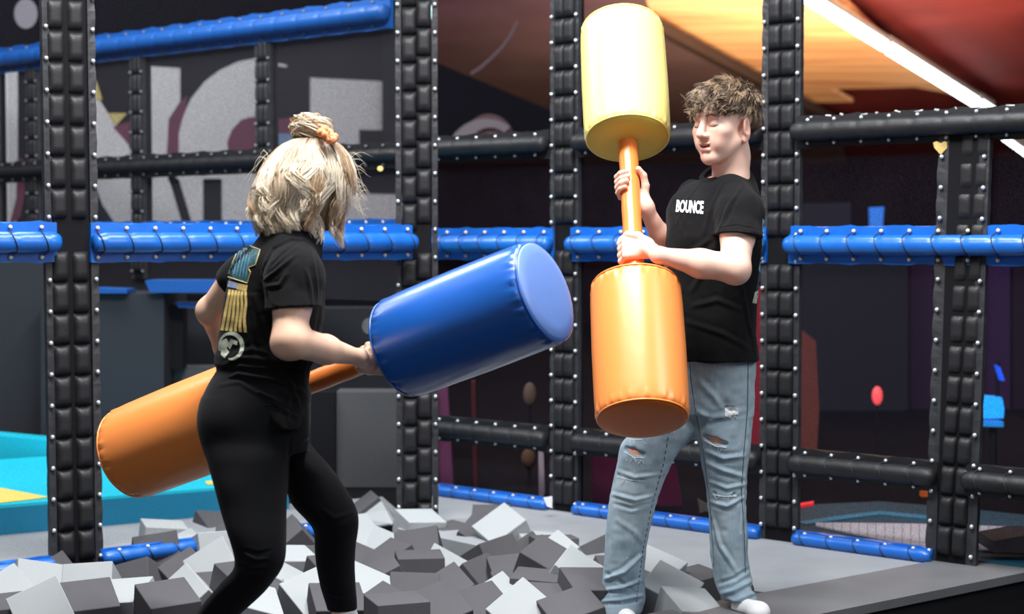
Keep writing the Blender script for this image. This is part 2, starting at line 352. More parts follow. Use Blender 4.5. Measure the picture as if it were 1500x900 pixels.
def post(base, top, d, label, w=.19, seg=.115, phase=0.0, colw=.054, gap=.072, z0=0.0, depth=.019, off=(0, 0), lean=0.0, pinch=None, group=None, rm='rivet'):
    """base point, top z, d = direction along the fence; faces the arena"""
    n = Vector((d.y, -d.x, 0)); n = n if n.y < 0 else -n
    e = empty('padded_post', base, label, 'post', group)
    R = Matrix(((d.x, -n.x, 0, 0), (d.y, -n.y, 0, 0), (0, 0, 1, 0), (0, 0, 0, 1)))
    R[0][2] = lean*d.x; R[1][2] = lean*d.y
    B = Matrix.Translation(base) @ R
    H = top-z0
    MB().box((0, .035, z0+H/2), (w*.33, .035, H/2)).build('core', 'black', e, mw=B)
    for s in (-1, 1):
        fl = MB(); k = int(H/seg)+1; fw = (w/2-gap/2-colw/2)*1.05
        xo = s*(w/2-fw/2)
        pts = []
        nn = k*4
        V = []; F = []
        for i in range(nn+1):
            z = z0+H*i/nn; q = abs(math.sin(PI*(z-z0-phase)/seg))
            x0 = xo-s*fw/2; x1 = xo+s*fw/2*(.85+.15*q)
            V += [(x0, .0, z), (x1, -.006*q, z), (x1, .02, z), (x0, .02, z)]
        for i in range(nn):
            for j in range(4): F.append((i*4+j, i*4+(j+1) % 4, (i+1)*4+(j+1) % 4, (i+1)*4+j))
        F += [(0, 1, 2, 3), tuple(nn*4+j for j in (3, 2, 1, 0))]
        fl.add(V, F); fl.build('side_flap', 'flange', e, mw=B)
        rv = MB(); z = z0+phase+.01
        while z < top:
            rv.ball((xo+s*fw*.05, -.009, z), .0085, 8, 5); z += seg
        o = rv.build('rivet', rm, e, True, mw=B); o['kind'] = 'stuff'
        key = (colw, seg, depth)
        if key not in PILL: PILL[key] = pillow(colw, seg*.972, depth)
        z = z0+phase-seg/2+(off[0] if s < 0 else off[1])
        while z < top:
            if z > z0+.02 and not (pinch and abs(z-pinch) < seg*.45):
                T = B @ Matrix.Translation((s*gap/2*.88, -.002, z)) @ Matrix.Rotation(random.uniform(-.02, .02), 4, 'Y')
                link('pad_segment', PILL[key], None, e, T)
            z += seg
    return e
def mid(A, B_): return (A+B_)/2
p1 = LF(108); p1.z = 0
post(p1, 3.0, Ld, 'big padded black post at the left, nearest of all, in front of the cyan platform', w=.203, lean=-.012, seg=.1135, phase=.02, colw=.062, gap=.088, pinch=1.185)
p2 = LF(612); p2 = Vector((p2.x-.005, p2.y+.02, 0))
post(p2, 3.0, (Ld+Vector((Rd.x, Rd.y, 0))).normalized(), 'padded black corner post between the two fences, behind the blue mallet end', w=.178, seg=.118, phase=.05, colw=.062, gap=.07, off=(0, .03), pinch=1.18)
p3 = RF(827); post(p3, 3.1, Rd, 'padded black post just left of the man, behind the tall mallet', w=.155, seg=.112, phase=.03, colw=.052, gap=.06, off=(0, 0), pinch=1.17)
p4 = RF(1143); post(p4, 3.0, Rd, 'padded black post right behind the man, reaching above the frame', w=.175, seg=.105, phase=.05, colw=.058, gap=.067, pinch=1.17)
p5 = RF(1397); post(p5, 1.63, Rd, 'short dark padded post at the far right that ends under the black top rail', w=.20, seg=.112, phase=.03, colw=.056, gap=.066, lean=.055)
# fence behind the left bay: carries on in the line of the right fence
BA = Vector((-3.3, 9.75, 0)); 
def BF(x, z=0.0): return onfence(RA, Rd, x, z)
for x, lab in ((-8, 'slim dark post behind the net at the far left edge'), (50, 'slim dark post with a pale edge just left of the big left post'), (203, 'slim dark padded post behind the net, left of the big C of the mural'), (387, 'slim dark padded post behind the net above the woman')):
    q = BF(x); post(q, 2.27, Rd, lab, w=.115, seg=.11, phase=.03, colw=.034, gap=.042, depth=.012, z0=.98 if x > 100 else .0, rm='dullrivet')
# ============================================================ RAILS
def rail(A, B_, z, d, label, m='blue', hh=.072, r=.038, step=.115, eye='brass', name='padded_rail', group=None, lace=True, cat='rail', zc=None, ph=.5):
    n = Vector((d.y, -d.x, 0)); n = n if n.y < 0 else -n
    A = Vector((A.x, A.y, z)); B_ = Vector((B_.x, B_.y, z)); L = (B_-A).length; dd = (B_-A)/L
    e = empty(name, mid(A, B_), label, cat, group)
    b = MB(); N_ = max(4, int(L/.03)); V = []; F = []
    for i in range(N_+1):
        q = A+dd*(L*i/N_); w = .004*math.sin(i*.9)+.002*math.sin(i*2.3)
        for k, (oo, zz) in enumerate(((.012, hh+w), (.012, -hh-w*.7), (-.012, -hh), (-.012, hh))):
            V.append(q+n*oo+Vector((0, 0, zz)))
    for i in range(N_):
        for j in range(4): F.append((i*4+j, i*4+(j+1) % 4, (i+1)*4+(j+1) % 4, (i+1)*4+j))
    F += [(0, 1, 2, 3), tuple(N_*4+j for j in (3, 2, 1, 0))]
    b.add(V, F).build('backing_flap', m, e)
    laces = []; t = step*ph
    while t < L-.01: laces.append(t); t += step
    pts = []; rr = []
    N2 = int(L/.0125)+2
    for i in range(N2+1):
        t = L*i/N2; pin = min([abs(t-l) for l in laces] or [1]); end = min(t, L-t)
        pts.append(A+dd*t+n*(.012+r*.55)); rr.append(r*(1-.10*math.exp(-(pin/.010)**2))*(1 if end > .03 else (.72+.28*(end/.03)**.5)))
    MB().tube(pts, rr, 14).build('padded_tube', m, e, True)
    ey = MB(); lm = None
    for l in laces:
        q = A+dd*l
        if lace:
            lp = []
            for k in range(9):
                a = -1.25+2.5*k/8; lp.append(q+dd*(.012*math.sin(a*1.2))+n*(.012+r*.55+math.cos(a)*(r*.94))+Vector((0, 0, -math.sin(a)*r*.98)))
            lp = [q+n*.014+Vector((0, 0, hh*.72))]+lp+[q+n*.014+Vector((0, 0, -hh*.72))]
            MB().tube(lp, .0026, 5).build('lace', 'lace', e)
        for s in (-1, 1): ey.ball(q+n*.019+Vector((0, 0, s*hh*.74)), .0078, 8, 5)
    o = ey.build('eyelet', eye, e, True); o['kind'] = 'stuff'
    return e
zb = 1.176
rail(LF(-60), LF(82), 1.188, Ld, 'blue padded rail left of the big left post', ph=.55)
rail(LF(132), LF(602), 1.186, Ld, 'long blue padded rail between the big left post and the corner post, behind the woman', ph=.2)
rail(RF(622), RF(812), zb, Rd, 'blue padded rail above the blue mallet end, between corner post and next post', ph=.4)
rail(RF(838), RF(1124), zb, Rd, 'blue padded rail running behind the man and his mallet', ph=.4)
rail(RF(1157), RF(1590), zb, Rd, 'blue padded rail right of the man, reaching the right frame edge', ph=.5)
for x0, x1, z, lab in ((634, 806, .315, 'low black padded rail between corner post and third post'), (846, 1118, .318, 'low black padded rail behind the knees of the man'), (1166, 1378, .32, 'low black padded rail in the bay right of the man'), (1420, 1590, .322, 'low black padded rail at the right frame edge')):
    rail(RF(x0), RF(x1), z, Rd, lab, m='pad', hh=.058, r=.036, eye='rivet')
for x0, x1, lab in ((634, 806, 'black padded top rail with a row of rivets between corner post and third post'), (846, 1118, 'black padded top rail behind the head and shoulders of the man'), (1166, 1590, 'black padded top rail with scuffed silvery edge right of the man')):
    rail(RF(x0), RF(x1), 1.615, Rd, lab, m='pad', hh=.06, r=.038, eye='rivet', lace=False)
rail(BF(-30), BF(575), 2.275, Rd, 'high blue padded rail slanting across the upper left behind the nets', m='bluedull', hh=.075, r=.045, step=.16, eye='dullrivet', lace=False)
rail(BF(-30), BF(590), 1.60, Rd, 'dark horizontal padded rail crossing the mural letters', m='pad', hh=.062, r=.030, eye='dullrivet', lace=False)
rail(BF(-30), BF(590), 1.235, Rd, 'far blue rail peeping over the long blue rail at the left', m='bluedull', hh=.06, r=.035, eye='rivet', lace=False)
# worn silvery patches along the top rail on the right
tp = [o for o in bpy.data.objects if o.get('label', '').startswith('black padded top rail with scuffed')][0]
q0 = RF(1180); q1 = RF(1500)
for k in range(11):
    t = [.02, .10, .17, .27, .34, .43, .52, .61, .70, .80, .92][k]; L2 = [.03, .05, .03, .06, .02, .05, .07, .04, .02, .08, .07][k]
    a_ = q0.lerp(q1, t); b2 = q0.lerp(q1, min(1, t+L2*.55)); nz = Vector((Rd.y, -Rd.x, 0)); nz = nz if nz.y < 0 else -nz
    MB().tube([Vector((a_.x, a_.y, 1.671+.003*(k % 3)))+nz*.008, Vector((b2.x, b2.y, 1.673-.002*(k % 2)))+nz*.010], .0045, 5).build('worn_patch', mat('worn silver', (.42, .44, .47), .4) if k == 0 else bpy.data.materials['worn silver'], tp)
# floor trims
def trim(A, B_, d, label, ph=.4):
    return rail(A, B_, .022, d, label, m='blue', hh=.030, r=.026, step=.115, name='floor_trim', cat='trim', ph=ph)
def both(px0, px1, F_, d, lab, ph=.4): return trim(F_(px0), F_(px1), d, lab, ph)
both(-60, 76, LF, Ld, 'blue padded floor strip left of the big left post', .9)
both(142, 500, LF, Ld, 'blue padded floor strip behind the foam cubes and the woman', .6)
both(634, 806, RF, Rd, 'blue padded floor strip from corner post to third post')
both(846, 1118, RF, Rd, 'blue padded floor strip behind the feet of the man')
both(1170, 1372, RF, Rd, 'blue padded floor strip ending at the grey kerb on the right')
# ============================================================ NETS
def net(A, B_, z0, z1, back, label, m='net'):
    b = MB(); A = Vector((A.x, A.y, z0))+Vector((0, back, 0)); B_ = Vector((B_.x, B_.y, z0))+Vector((0, back, 0)); nx = 6; nz = 6; V = []; F = []
    for i in range(nx+1):
        for j in range(nz+1):
            p = A.lerp(B_, i/nx); V.append((p.x, p.y+.01*math.sin(PI*i/nx)*math.sin(PI*j/nz), z0+(z1-z0)*j/nz))
    for i in range(nx):
        for j in range(nz): F.append((i*(nz+1)+j, (i+1)*(nz+1)+j, (i+1)*(nz+1)+j+1, i*(nz+1)+j+1))
    me = mesh('safety_net', V, F); o = link('safety_net', me, m); return tag(o, label, 'net')
net(LF(-90), LF(72), .06, 3.0, .03, 'black safety net left of the big left post', 'netclear')
net(LF(142), LF(586), .06, 3.0, .03, 'black safety net between the big left post and the corner post', 'netclear')
net(RF(634), RF(806), .06, 1.6, .03, 'black safety net under the top rail between corner post and third post')
net(RF(846), RF(1118), .06, 1.6, .03, 'black safety net under the top rail behind the man')
net(RF(1166), RF(1378), .06, 1.6, .03, 'black safety net in the bay right of the man')
net(RF(1436), RF(1590), .06, 1.6, .03, 'black safety net at the right frame edge')
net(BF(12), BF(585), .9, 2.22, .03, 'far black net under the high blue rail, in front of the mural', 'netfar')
# ============================================================ BACKGROUND PIECES
def block(name, px, Z, dy, m, label, cat, group=None, st=False):
    b = MB(); b.prism([P(x, y, Z) for x, y in px], (0, dy, 0))
    if st: return struct(name, b, m)
    return thing(name, b, m, label, cat, group)
def flat(name, px, z, th, m, label, cat, parent=None):
    b = MB(); b.prism([G(x, y, z) for x, y in px], (0, 0, -th))
    if parent: return b.build(name, m, parent)
    return thing(name, b, m, label, cat)
# cyan platform on the left
e = empty('padded_platform', G(150, 774), 'low cyan padded platform with teal side and a yellow wedge, behind the left post', 'platform')
PA = G(-260, 809); PB = G(345, 754); pd = (PB-PA).normalized(); bk = Vector((-pd.y, pd.x, 0))
b = MB(); hh = .112
b.prism([PA, PB+pd*.25, PB+pd*.25+bk*1.4, PA+bk*1.4], (0, 0, hh)); b.build('side', 'teal', e)
b = MB(); tp = [PA+Vector((0, 0, hh)), PB+pd*.25+Vector((0, 0, hh)), PB+pd*.25+bk*1.4+Vector((0, 0, hh)), PA+bk*1.4+Vector((0, 0, hh))]; b.prism(tp, (0, 0, .012)); b.build('top_mat', 'cyan', e)
b = MB(); b.prism([G(x, y, hh+.014) for x, y in ((-80, 700), (72, 729), (40, 733), (-80, 747))], (0, 0, .002)); b.build('yellow_wedge', 'ygraphic', e)
b = MB(); b.prism([G(x, y, hh+.014) for x, y in ((300, 706), (335, 702), (330, 708), (304, 711))], (0, 0, .002)); b.build('yellow_wedge', 'ygraphic', e)
# ramp rising behind
b = MB(); b.prism([P(-120, 628, 8.1), P(75, 646, 8.1), P(140, 660, 8.1), P(140, 702, 8.1), P(-120, 702, 8.1)], (0, .15, 0)); thing('padded_ramp', b, 'cyan', 'cyan sloping padded ramp rising at the left frame edge behind the platform', 'ramp')
block('padded_wall_block', [(-120, 382), (66, 382), (66, 684), (-120, 684)], 8.6, .3, 'boxdark', 'dark padded wall block at the left frame edge below the blue rail', 'block')
block('padded_box', [(60, 431), (240, 431), (240, 694), (60, 694)], 8.35, .6, 'boxdark', 'dark grey padded box between the left post and the woman', 'box')
block('padded_wall_panel', [(236, 452), (640, 452), (640, 735), (236, 735)], 9.0, .3, M['boxdark'], 'dark padded wall panel behind the woman', 'panel')
block('padded_wall_panel', [(492, 575), (640, 575), (640, 741), (492, 741)], 7.9, .2, 'boxgrey', 'lighter grey padded wall panel between the woman and the corner post', 'panel')
block('padded_ledge', [(238, 541), (400, 541), (400, 560), (238, 560)], 8.6, .3, 'boxgrey', 'grey ledge low on the wall left of the woman', 'ledge')
block('padded_column', [(245, 446), (268, 446), (268, 541), (245, 541)], 8.5, .1, 'black', 'black upright strip beside the dark grey box', 'column')
block('padded_column', [(455, 575), (490, 575), (490, 738), (455, 738)], 7.8, .1, 'black', 'black upright pad between the woman\'s leg and the grey wall panel', 'column')
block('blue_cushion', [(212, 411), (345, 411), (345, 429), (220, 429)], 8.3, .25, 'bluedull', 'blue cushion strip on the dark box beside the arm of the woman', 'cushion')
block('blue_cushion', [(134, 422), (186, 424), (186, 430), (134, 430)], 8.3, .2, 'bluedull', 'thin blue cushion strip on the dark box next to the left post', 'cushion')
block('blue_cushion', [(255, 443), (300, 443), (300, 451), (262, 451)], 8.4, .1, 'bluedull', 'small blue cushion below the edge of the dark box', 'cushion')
# coloured hall behind the right fence
def blob(name, px, Z, m, label, cat, dy=.12): return block(name, px, Z, dy, m, label, cat)
MM = lambda n, c: mat(n, c, .85, spec=.1)
def orn(x, y, rx, ry, m, lab):
    Z = 7.9; c0 = P(x, y, Z); e = empty('hall_ornament', c0, lab, 'ornament'); b = MB(); b.ball((0, 0, 0), 1, 14, 8)
    b.v = [(c0.x+v[0]*rx*Z/FPX, c0.y+v[1]*rx*Z/FPX, c0.z+v[2]*ry*Z/FPX) for v in b.v]; b.build('bulb', m, e, True)
    MB().tube([c0-Vector((0, 0, ry*Z/FPX*.9)), Vector((c0.x, c0.y, 0))], .006, 6).build('stand', 'black', e)
blob('hall_banner', [(638, 560), (655, 560), (664, 712), (644, 712), (640, 645)], 7.95, MM('pink cloth', (.17, .05, .12)), 'pink upright banner right of the corner post', 'banner')
blob('hall_banner', [(690, 560), (696, 560), (699, 714), (694, 714)], 7.9, MM('dark red cloth', (.08, .016, .02)), 'thin dark red upright strip under the blue mallet end', 'banner')
orn(776, 578, 10, 18, MM('tan', (.13, .085, .065)), 'blurred tan upper ornament left of the third post')
orn(774, 672, 11, 15, MM('tan2', (.10, .055, .035)), 'blurred brown lower ornament left of the third post')
blob('hall_pole', [(789, 658), (796, 658), (798, 722), (790, 742)], 7.55, MM('pale pole', (.35, .28, .33)), 'short pale upright pole left of the third post', 'pole')
blob('white_tag', [(796, 730), (809, 728), (809, 745), (801, 742)], 7.0, 'ptext', 'small white folded tag at the foot of the third post', 'tag', .01)
blob('hall_curtain', [(1085, 420), (1128, 420), (1128, 670), (1085, 670)], 9.0, MM('red cloth', (.24, .02, .035)), 'red curtain glowing between the man and the post behind him', 'curtain')
blob('hall_curtain', [(868, 650), (985, 650), (1000, 742), (868, 742)], 7.35, MM('wine cloth', (.07, .010, .032)), 'wine red low curtain seen between the legs of the man', 'curtain')
blob('hall_curtain', [(1170, 480), (1195, 500), (1200, 600), (1196, 673), (1170, 673)], 8.9, MM('rust cloth', (.14, .04, .035)), 'rust coloured curtain just right of the post behind the man', 'curtain')
for i, (x0, x1, c) in enumerate(((1205, 1262, (.030, .016, .034)), (1300, 1368, (.034, .018, .042)), (1445, 1480, (.045, .022, .07)), (1484, 1560, (.022, .014, .03)))):
    blob('hall_curtain', [(x0, 385), (x1, 385), (x1, 600), (x0, 600)], 11.5, MM('violet cloth %d' % i, c), 'dim violet curtain panel behind the right net, %s' % ('nearest the right padded post', 'left of the short post', 'narrow one right of the short post', 'at the right frame edge')[i], 'curtain')
spark = [(1285, 580, 8, 14, (.85, .08, .09), .8, 'red lamp glowing in the dark bay right of the man'), (1308, 719, 14, 9, (.02, .22, .95), 1.6, 'round blue lamp glowing under the low black rail'), (946, 616, 3, 3, (.03, .4, .9), 1.5, 'tiny blue light near the orange mallet end'), (632, 18, 7, 10, (.6, .95, .9), 1.2, 'tiny white lamp at the top of the corner post')]
for x, y, rx, ry, c, s, lab in spark:
    Z = 9.0 if x != 946 else 7.4; c0 = P(x, y, Z); e = empty('hall_lamp', c0, lab, 'lamp')
    b = MB(); b.ball((0, 0, 0), 1, 14, 8)
    b.v = [(c0.x+v[0]*rx*Z/FPX, c0.y+v[1]*rx*Z/FPX, c0.z+v[2]*ry*Z/FPX) for v in b.v]
    b.build('globe', lamp_mat('lamp %d' % x, c, s), e, True)
    MB().tube([c0+Vector((0, .0, ry*Z/FPX*.9)), Vector((c0.x, c0.y+.02, 3.2))] if y < 500 else [c0-Vector((0, 0, ry*Z/FPX*.9)), Vector((c0.x, c0.y, .0))], .004, 6).build('cord' if y < 500 else 'stand', 'black', e)
e = empty('lit_sign', P(1453, 600, 8.5), 'bright blue lit box sign right of the short padded post', 'sign')
MB().prism([P(x, y, 8.5) for x, y in ((1435, 581), (1468, 583), (1471, 600), (1470, 613), (1435, 614))], (0, .1, 0)).build('lit_face', lamp_mat('blue sign', (.01, .30, .95), .9), e)
MB().prism([P(x, y, 8.5) for x, y in ((1440, 619), (1470, 618), (1470, 626), (1440, 625))], (0, .1, 0)).build('lower_strip', lamp_mat('blue sign low', (.01, .2, .55), .6), e)
MB().prism([P(x, y, 8.5) for x, y in ((1460, 535), (1465, 538), (1472, 558), (1467, 558))], (0, .05, 0)).build('upper_streak', lamp_mat('blue streak', (.01, .08, .75), .8), e)
MB().tube([P(1455, 625, 8.56), Vector((P(1455, 625, 8.56).x, 8.56, 0))], .02, 6).build('stand', 'black', e); MB().tube([P(1460, 582, 8.56), P(1462, 530, 8.56)], .01, 6).build('stand', 'black', e)
b = MB(); b.prism([P(x, y, 7.6) for x, y in ((1352, 716), (1363, 717), (1363, 790), (1360, 790), (1356, 765), (1349, 745))], (0, .05, 0)); thing('orange_ring', b, MM('orange ring', (.65, .13, .03)), 'curved orange hoop partly hidden by the short padded post', 'hoop')
blob('hall_partition', [(1165, 299), (1246, 297), (1246, 333), (1330, 333), (1330, 602), (1165, 602)], 11.4, MM('partition', (.022, .022, .03)), 'dim grey partition just above the blue rail right of the man', 'partition', .08)
blob('lit_box', [(1274, 304), (1295, 303), (1293, 334), (1275, 334)], 11.35, lamp_mat('blue box', (.02, .16, .62), .45), 'small blue lit box just above the blue rail on the right', 'lamp', .04)
# teal floor mat with white striped band
e = empty('floor_mat', G(1300, 770), 'dark teal floor mat with a white striped band outside the right fence', 'mat')
MB().prism([G(x, y, .0) for x, y in ((1120, 752), (1200, 742), (1290, 738), (1400, 747), (1560, 764), (1700, 860), (1420, 824), (1160, 792))], (0, 0, .01)).build('mat_body', 'tealdark', e)
nst = 26; bars = MB()
for i in range(nst):
    t0 = i/nst; t1 = (i+.94)/nst
    f = lambda t, top: (1195+t*330, (768+t*t*8 if top else 772+min(1, t*2.2)*26*(1 if t < .6 else 1)+t*14))
    q = [f(t0, True), f(t1, True), f(t1, False), f(t0, False)]
    MB().prism([G(x, y, .012) for x, y in q], (0, 0, .006)).build('white_bar', 'whitemat', e)
MB().prism([G(x, y, .011) for x, y in ((1170, 766), (1230, 757), (1290, 750), (1360, 757), (1420, 762), (1420, 765), (1350, 761), (1290, 755), (1235, 762), (1180, 770))], (0, 0, .004)).build('pale_line', 'teal', e)
b = MB(); b.prism([G(x, y, .012) for x, y in ((1168, 742), (1192, 738), (1192, 741), (1170, 745))], (0, 0, .012)); thing('red_edge_strip', b, lamp_mat('red strip', (.8, .03, .04), .5), 'short glowing red strip at the edge of the teal mat', 'light')
b = MB(); b.prism([P(x, y, 6.0) for x, y in ((1455, 793), (1500, 785), (1580, 785), (1580, 810), (1455, 810))], (0, .2, 0)); thing('padded_block', b, 'kerbside', 'black padded block on the kerb at the right frame edge', 'block')
for xx, yy, rr_, mm_, lab in ((557, 247, 4.5, 'pgold', 'tiny gold round sticker on the net left of the corner post'), (540, 478, 10, 'boxgrey', 'pale round patch on the net beside the blue mallet end')):
    q = LF(xx); b = MB(); b.prism([P(x, y, q.y+.02) for x, y in arc(xx, yy, rr_, 0, 360, 14, rr_*(1.2 if rr_ > 5 else .9))[:-1]], (0, .003, 0)); thing('net_sticker', b, M[mm_], lab, 'sticker')
# gold heart on the net
b = MB(); q = RF(1378); Zh = q.y-.03
b.prism([P(x, y, Zh) for x, y in ((1367, 209), (1372, 207), (1378, 210), (1384, 207), (1389, 209), (1388, 216), (1378, 227), (1369, 217))], (0, .004, 0)); thing('heart_sticker', b, M['pgold'], 'small gold heart fixed to the net under the black top rail', 'sticker')
b = MB(); q = RF(1030); b.prism([P(x, y, q.y+.2) for x, y in ((1022, 730), (1035, 738), (1042, 728), (1040, 742), (1044, 752), (1033, 749), (1025, 752))], (0, .004, 0)); thing('star_sticker', b, MM('pale star', (.35, .3, .26)), 'small pale star between the legs of the man, beyond the net', 'sticker')
# ============================================================ MALLETS
def mallet_head(A, B_, R, mb, mc, parent, capend, label=None, bulge=.02):
    """cylinder from A to B_ with rounded stuffed edges; end caps inset"""
    A = Vector(A); B_ = Vector(B_); d = (B_-A); L = d.length; d /= L
    u = d.orthogonal().normalized(); w = d.cross(u); n = 96
    prof = [(.0, R*.945), (.003, R*.967), (.008, R*.983), (.014, R*.991), (.022, R*.997), (.032, R*1.0), (.045, R*1.004), (.07, R*1.010)]
    prof = prof+[(L/2, R*1.02)]+[(L-a, r) for a, r in prof[::-1]]
    V = []; F = []
    for k, (t, r) in enumerate(prof):
        e_ = min(t, L-t)
        for j in range(n):
            a = 2*PI*j/n
            wr = 1+(.016*math.sin(j*2.1)+.012*math.sin(j*1.27+1))*math.exp(-((e_-.013)/.012)**2)
            p = A+d*t+(u*math.cos(a)+w*math.sin(a))*r*wr; V.append(p)
    K = len(prof)
    for k in range(K-1):
        for j in range(n): F.append((k*n+j, k*n+(j+1) % n, (k+1)*n+(j+1) % n, (k+1)*n+j))
    F += [tuple(range(n))[::-1], tuple((K-1)*n+j for j in range(n))]
    o = MB().add(V, F).build('padded_head', mb, parent, True)
    if label: o['label'] = label
    for (c, s) in ((A, -1), (B_, 1)):
        V = []; F = []; rings = [(R*.95, .0), (R*.945, .005), (R*.9, .010), (R*.7, .015), (R*.35, .019), (0.001, .02)]
        for k, (r, t) in enumerate(rings):
            for j in range(n):
                a = 2*PI*j/n; V.append(c+d*s*t+(u*math.cos(a)+w*math.sin(a))*r)
        for k in range(len(rings)-1):
            for j in range(n): F.append((k*n+j, k*n+(j+1) % n, (k+1)*n+(j+1) % n, (k+1)*n+j))
        MB().add(V, F).build('end_cap', mc, o, True)
        # piping seam
        V = [c+d*s*.002+(u*math.cos(2*PI*j/n)+w*math.sin(2*PI*j/n))*R*.955 for j in range(n+1)]
        MB().tube(V, .0035, 5, False).build('seam_piping', mb, o, True)
    return o
def mallet(A, B_, R, f, mats, label, rs=.031):
    A = Vector(A); B_ = Vector(B_)
    e = empty('padded_mallet', mid(A, B_), label, 'mallet')
    a1 = A.lerp(B_, f[0]); b1 = A.lerp(B_, 1-f[1])
    mallet_head(A, a1, R, mats[0], mats[1], e, 0, mats[4]); mallet_head(b1, B_, R, mats[2], mats[3], e, 0, mats[5])
    pts = [a1.lerp(b1, -.05+1.1*i/24) for i in range(25)]
    MB().tube(pts, [rs*(1+.02*math.sin(i*1.7)) for i in range(25)], 20).build('shaft', 'm_shaft', e, True)
    return e
R_M = .141
MA0 = P(911, 44, 5.60); MA1 = P(941, 612, 4.86)
mallet(MA0, MA1, R_M, (.305, .31), ('m_yellow', 'm_yellowcap', 'm_orange', 'm_orangecap', 'yellow padded head with foam end', 'orange padded head'), 'upright padded mallet, yellow head on top and orange head below')
WA0 = P(192, 664, 4.88); WA1 = P(797, 428, 4.24)
mallet(WA0, WA1, R_M, (.32, .315), ('m_orange', 'm_orangecap', 'm_blue', 'm_bluecap', 'orange padded head', 'blue padded head'), 'slanting padded mallet, orange head at left and blue head at right')
def mpt(A, B_, t): return A.lerp(B_, t)
# ============================================================ FOAM CUBES
def cube_me(s, m):
    b = MB(); b.box((0, 0, 0), (s/2, s/2, s/2)); me = b.me('foam_cube'); bm = bmesh.new(); bm.from_mesh(me)
    bmesh.ops.bevel(bm, geom=list(bm.edges), offset=.0022, segments=1, affect='EDGES'); bm.to_mesh(me); bm.free(); me.materials.append(M[m]); return me
FC = {'d': cube_me(.168, 'foamdark'), 'l': cube_me(.168, 'foamlight')}
D = 'd'; L_ = 'l'
# x, y, shade, rz, rx, ry (deg), dz of centre
cubes = [
 (14, 886, L_, 45, 35, 10), (44, 872, L_, 10, 35, 25), (84, 864, D, 42, 40, 6), (70, 905, L_, 30, 45, 5), (18, 916, D, 20, 5, 0),
 (150, 842, D, 15, -12, 8), (134, 872, L_, 4, 42, 0), (204, 866, D, 8, 44, -14), (180, 898, L_, -12, 12, -8), (230, 822, D, 14, 46, 10),
 (268, 858, D, -38, 30, 18), (240, 800, L_, 20, 0, 5), (272, 822, L_, 55, 20, 20), (306, 818, L_, 12, 48, 22), (322, 846, L_, 30, 42, -10),
 (282, 886, L_, 40, 35, -15), (244, 902, D, 30, 12, 5), (350, 806, D, 5, 12, -4), (316, 788, D, 30, 8, 12), (430, 806, D, 25, 20, -25),
 (448, 843, D, 2, 40, 0), (424, 842, L_, 30, 5, 8), (402, 876, L_, 10, 5, 24), (390, 900, D, 30, 20, 12), (458, 892, L_, 40, 28, 10),
 (488, 858, D, 35, 12, 10), (350, 872, D, 40, 10, 10), (360, 905, L_, 20, 10, 20),
 (558, 782, L_, 24, 30, -22), (544, 764, D, 20, 10, -25), (614, 784, L_, 25, 6, 6), (668, 800, D, -38, 4, 2), (742, 792, L_, 34, 24, -14),
 (720, 774, D, 0, 4, 0), (703, 795, D, 60, 30, 10), (520, 800, L_, 40, 20, 20), (556, 820, L_, -14, 30, 14), (616, 820, D, 6, 30, -6),
 (575, 838, D, 35, 12, -18), (522, 842, D, -12, 14, 14), (566, 868, D, 15, 8, -18), (642, 852, L_, -22, 34, 14), (616, 846, D, 8, 0, 0),
 (722, 830, D, 28, 42, 24), (706, 862, D, 48, 24, 24), (532, 884, L_, -14, 14, 14), (604, 888, D, 4, 30, 6), (660, 884, D, 28, 22, -14),
 (590, 915, D, 20, 0, 0), (730, 898, L_, 42, 32, 8), (700, 912, D, 35, 22, 10), (756, 856, D, 12, 15, 0),
 (772, 828, D, 50, 28, 25), (790, 846, D, 60, 18, 12), (780, 812, L_, 10, 0, 4), (806, 820, D, 8, -4, 0), (822, 832, L_, 30, 22, -20),
 (870, 834, D, 38, 34, 20), (824, 862, L_, -24, 20, 20), (798, 876, D, -10, 2, 2), (856, 868, L_, 20, 6, 0), (858, 884, D, 16, 10, 6),
 (838, 900, D, -15, 8, 20), (790, 906, D, 14, 12, 8), (766, 912, L_, 45, 34, 0), (760, 884, D, 14, 10, 5), (842, 918, D, 20, 14, -8),
 (900, 862, D, 20, 20, 12), (925, 880, D, 35, 12, 20), (955, 862, L_, -30, 14, 8), (966, 880, D, -35, 18, 12), (976, 886, L_, -28, 22, 10), (1012, 874, D, 28, 4, -4),
 (1002, 908, L_, 20, 10, 10),
 (640, 912, D, 30, 24, 0), (560, 910, D, 50, 20, 0), (488, 905, D, 15, 14, 6), (130, 902, D, 24, 16, 6), (320, 880, D, 15, 24, 6)]
LMK = [('the big left post', 108, 830), ('the left frame edge', 0, 880), ("the woman's bent knee", 385, 830), ("the woman's rear calf", 300, 900), ("the woman's front sock", 520, 895), ('the corner post', 612, 750), ('the third post', 828, 755), ("the man's front hem", 910, 890), ("the man's rear hem", 1085, 880), ('the bottom centre', 700, 900), ("the woman's front knee", 495, 760), ("the gap between the man's legs", 1000, 860)]
ORD = ['nearest', 'second nearest', 'third nearest', 'fourth nearest', 'fifth nearest', 'sixth nearest', 'seventh nearest', 'eighth nearest', 'ninth nearest', 'tenth nearest', 'eleventh nearest', 'twelfth nearest', 'thirteenth nearest', 'fourteenth nearest', 'fifteenth nearest', 'sixteenth nearest', 'seventeenth nearest', 'eighteenth nearest']
LAB = {}
def place_label(o, s, px, deep):
    k = min(range(len(LMK)), key=lambda q: (LMK[q][1]-px[0])**2+(LMK[q][2]-px[1])**2)
    LAB.setdefault((k, s, deep), []).append(((LMK[k][1]-px[0])**2+(LMK[k][2]-px[1])**2, len(LAB), o))
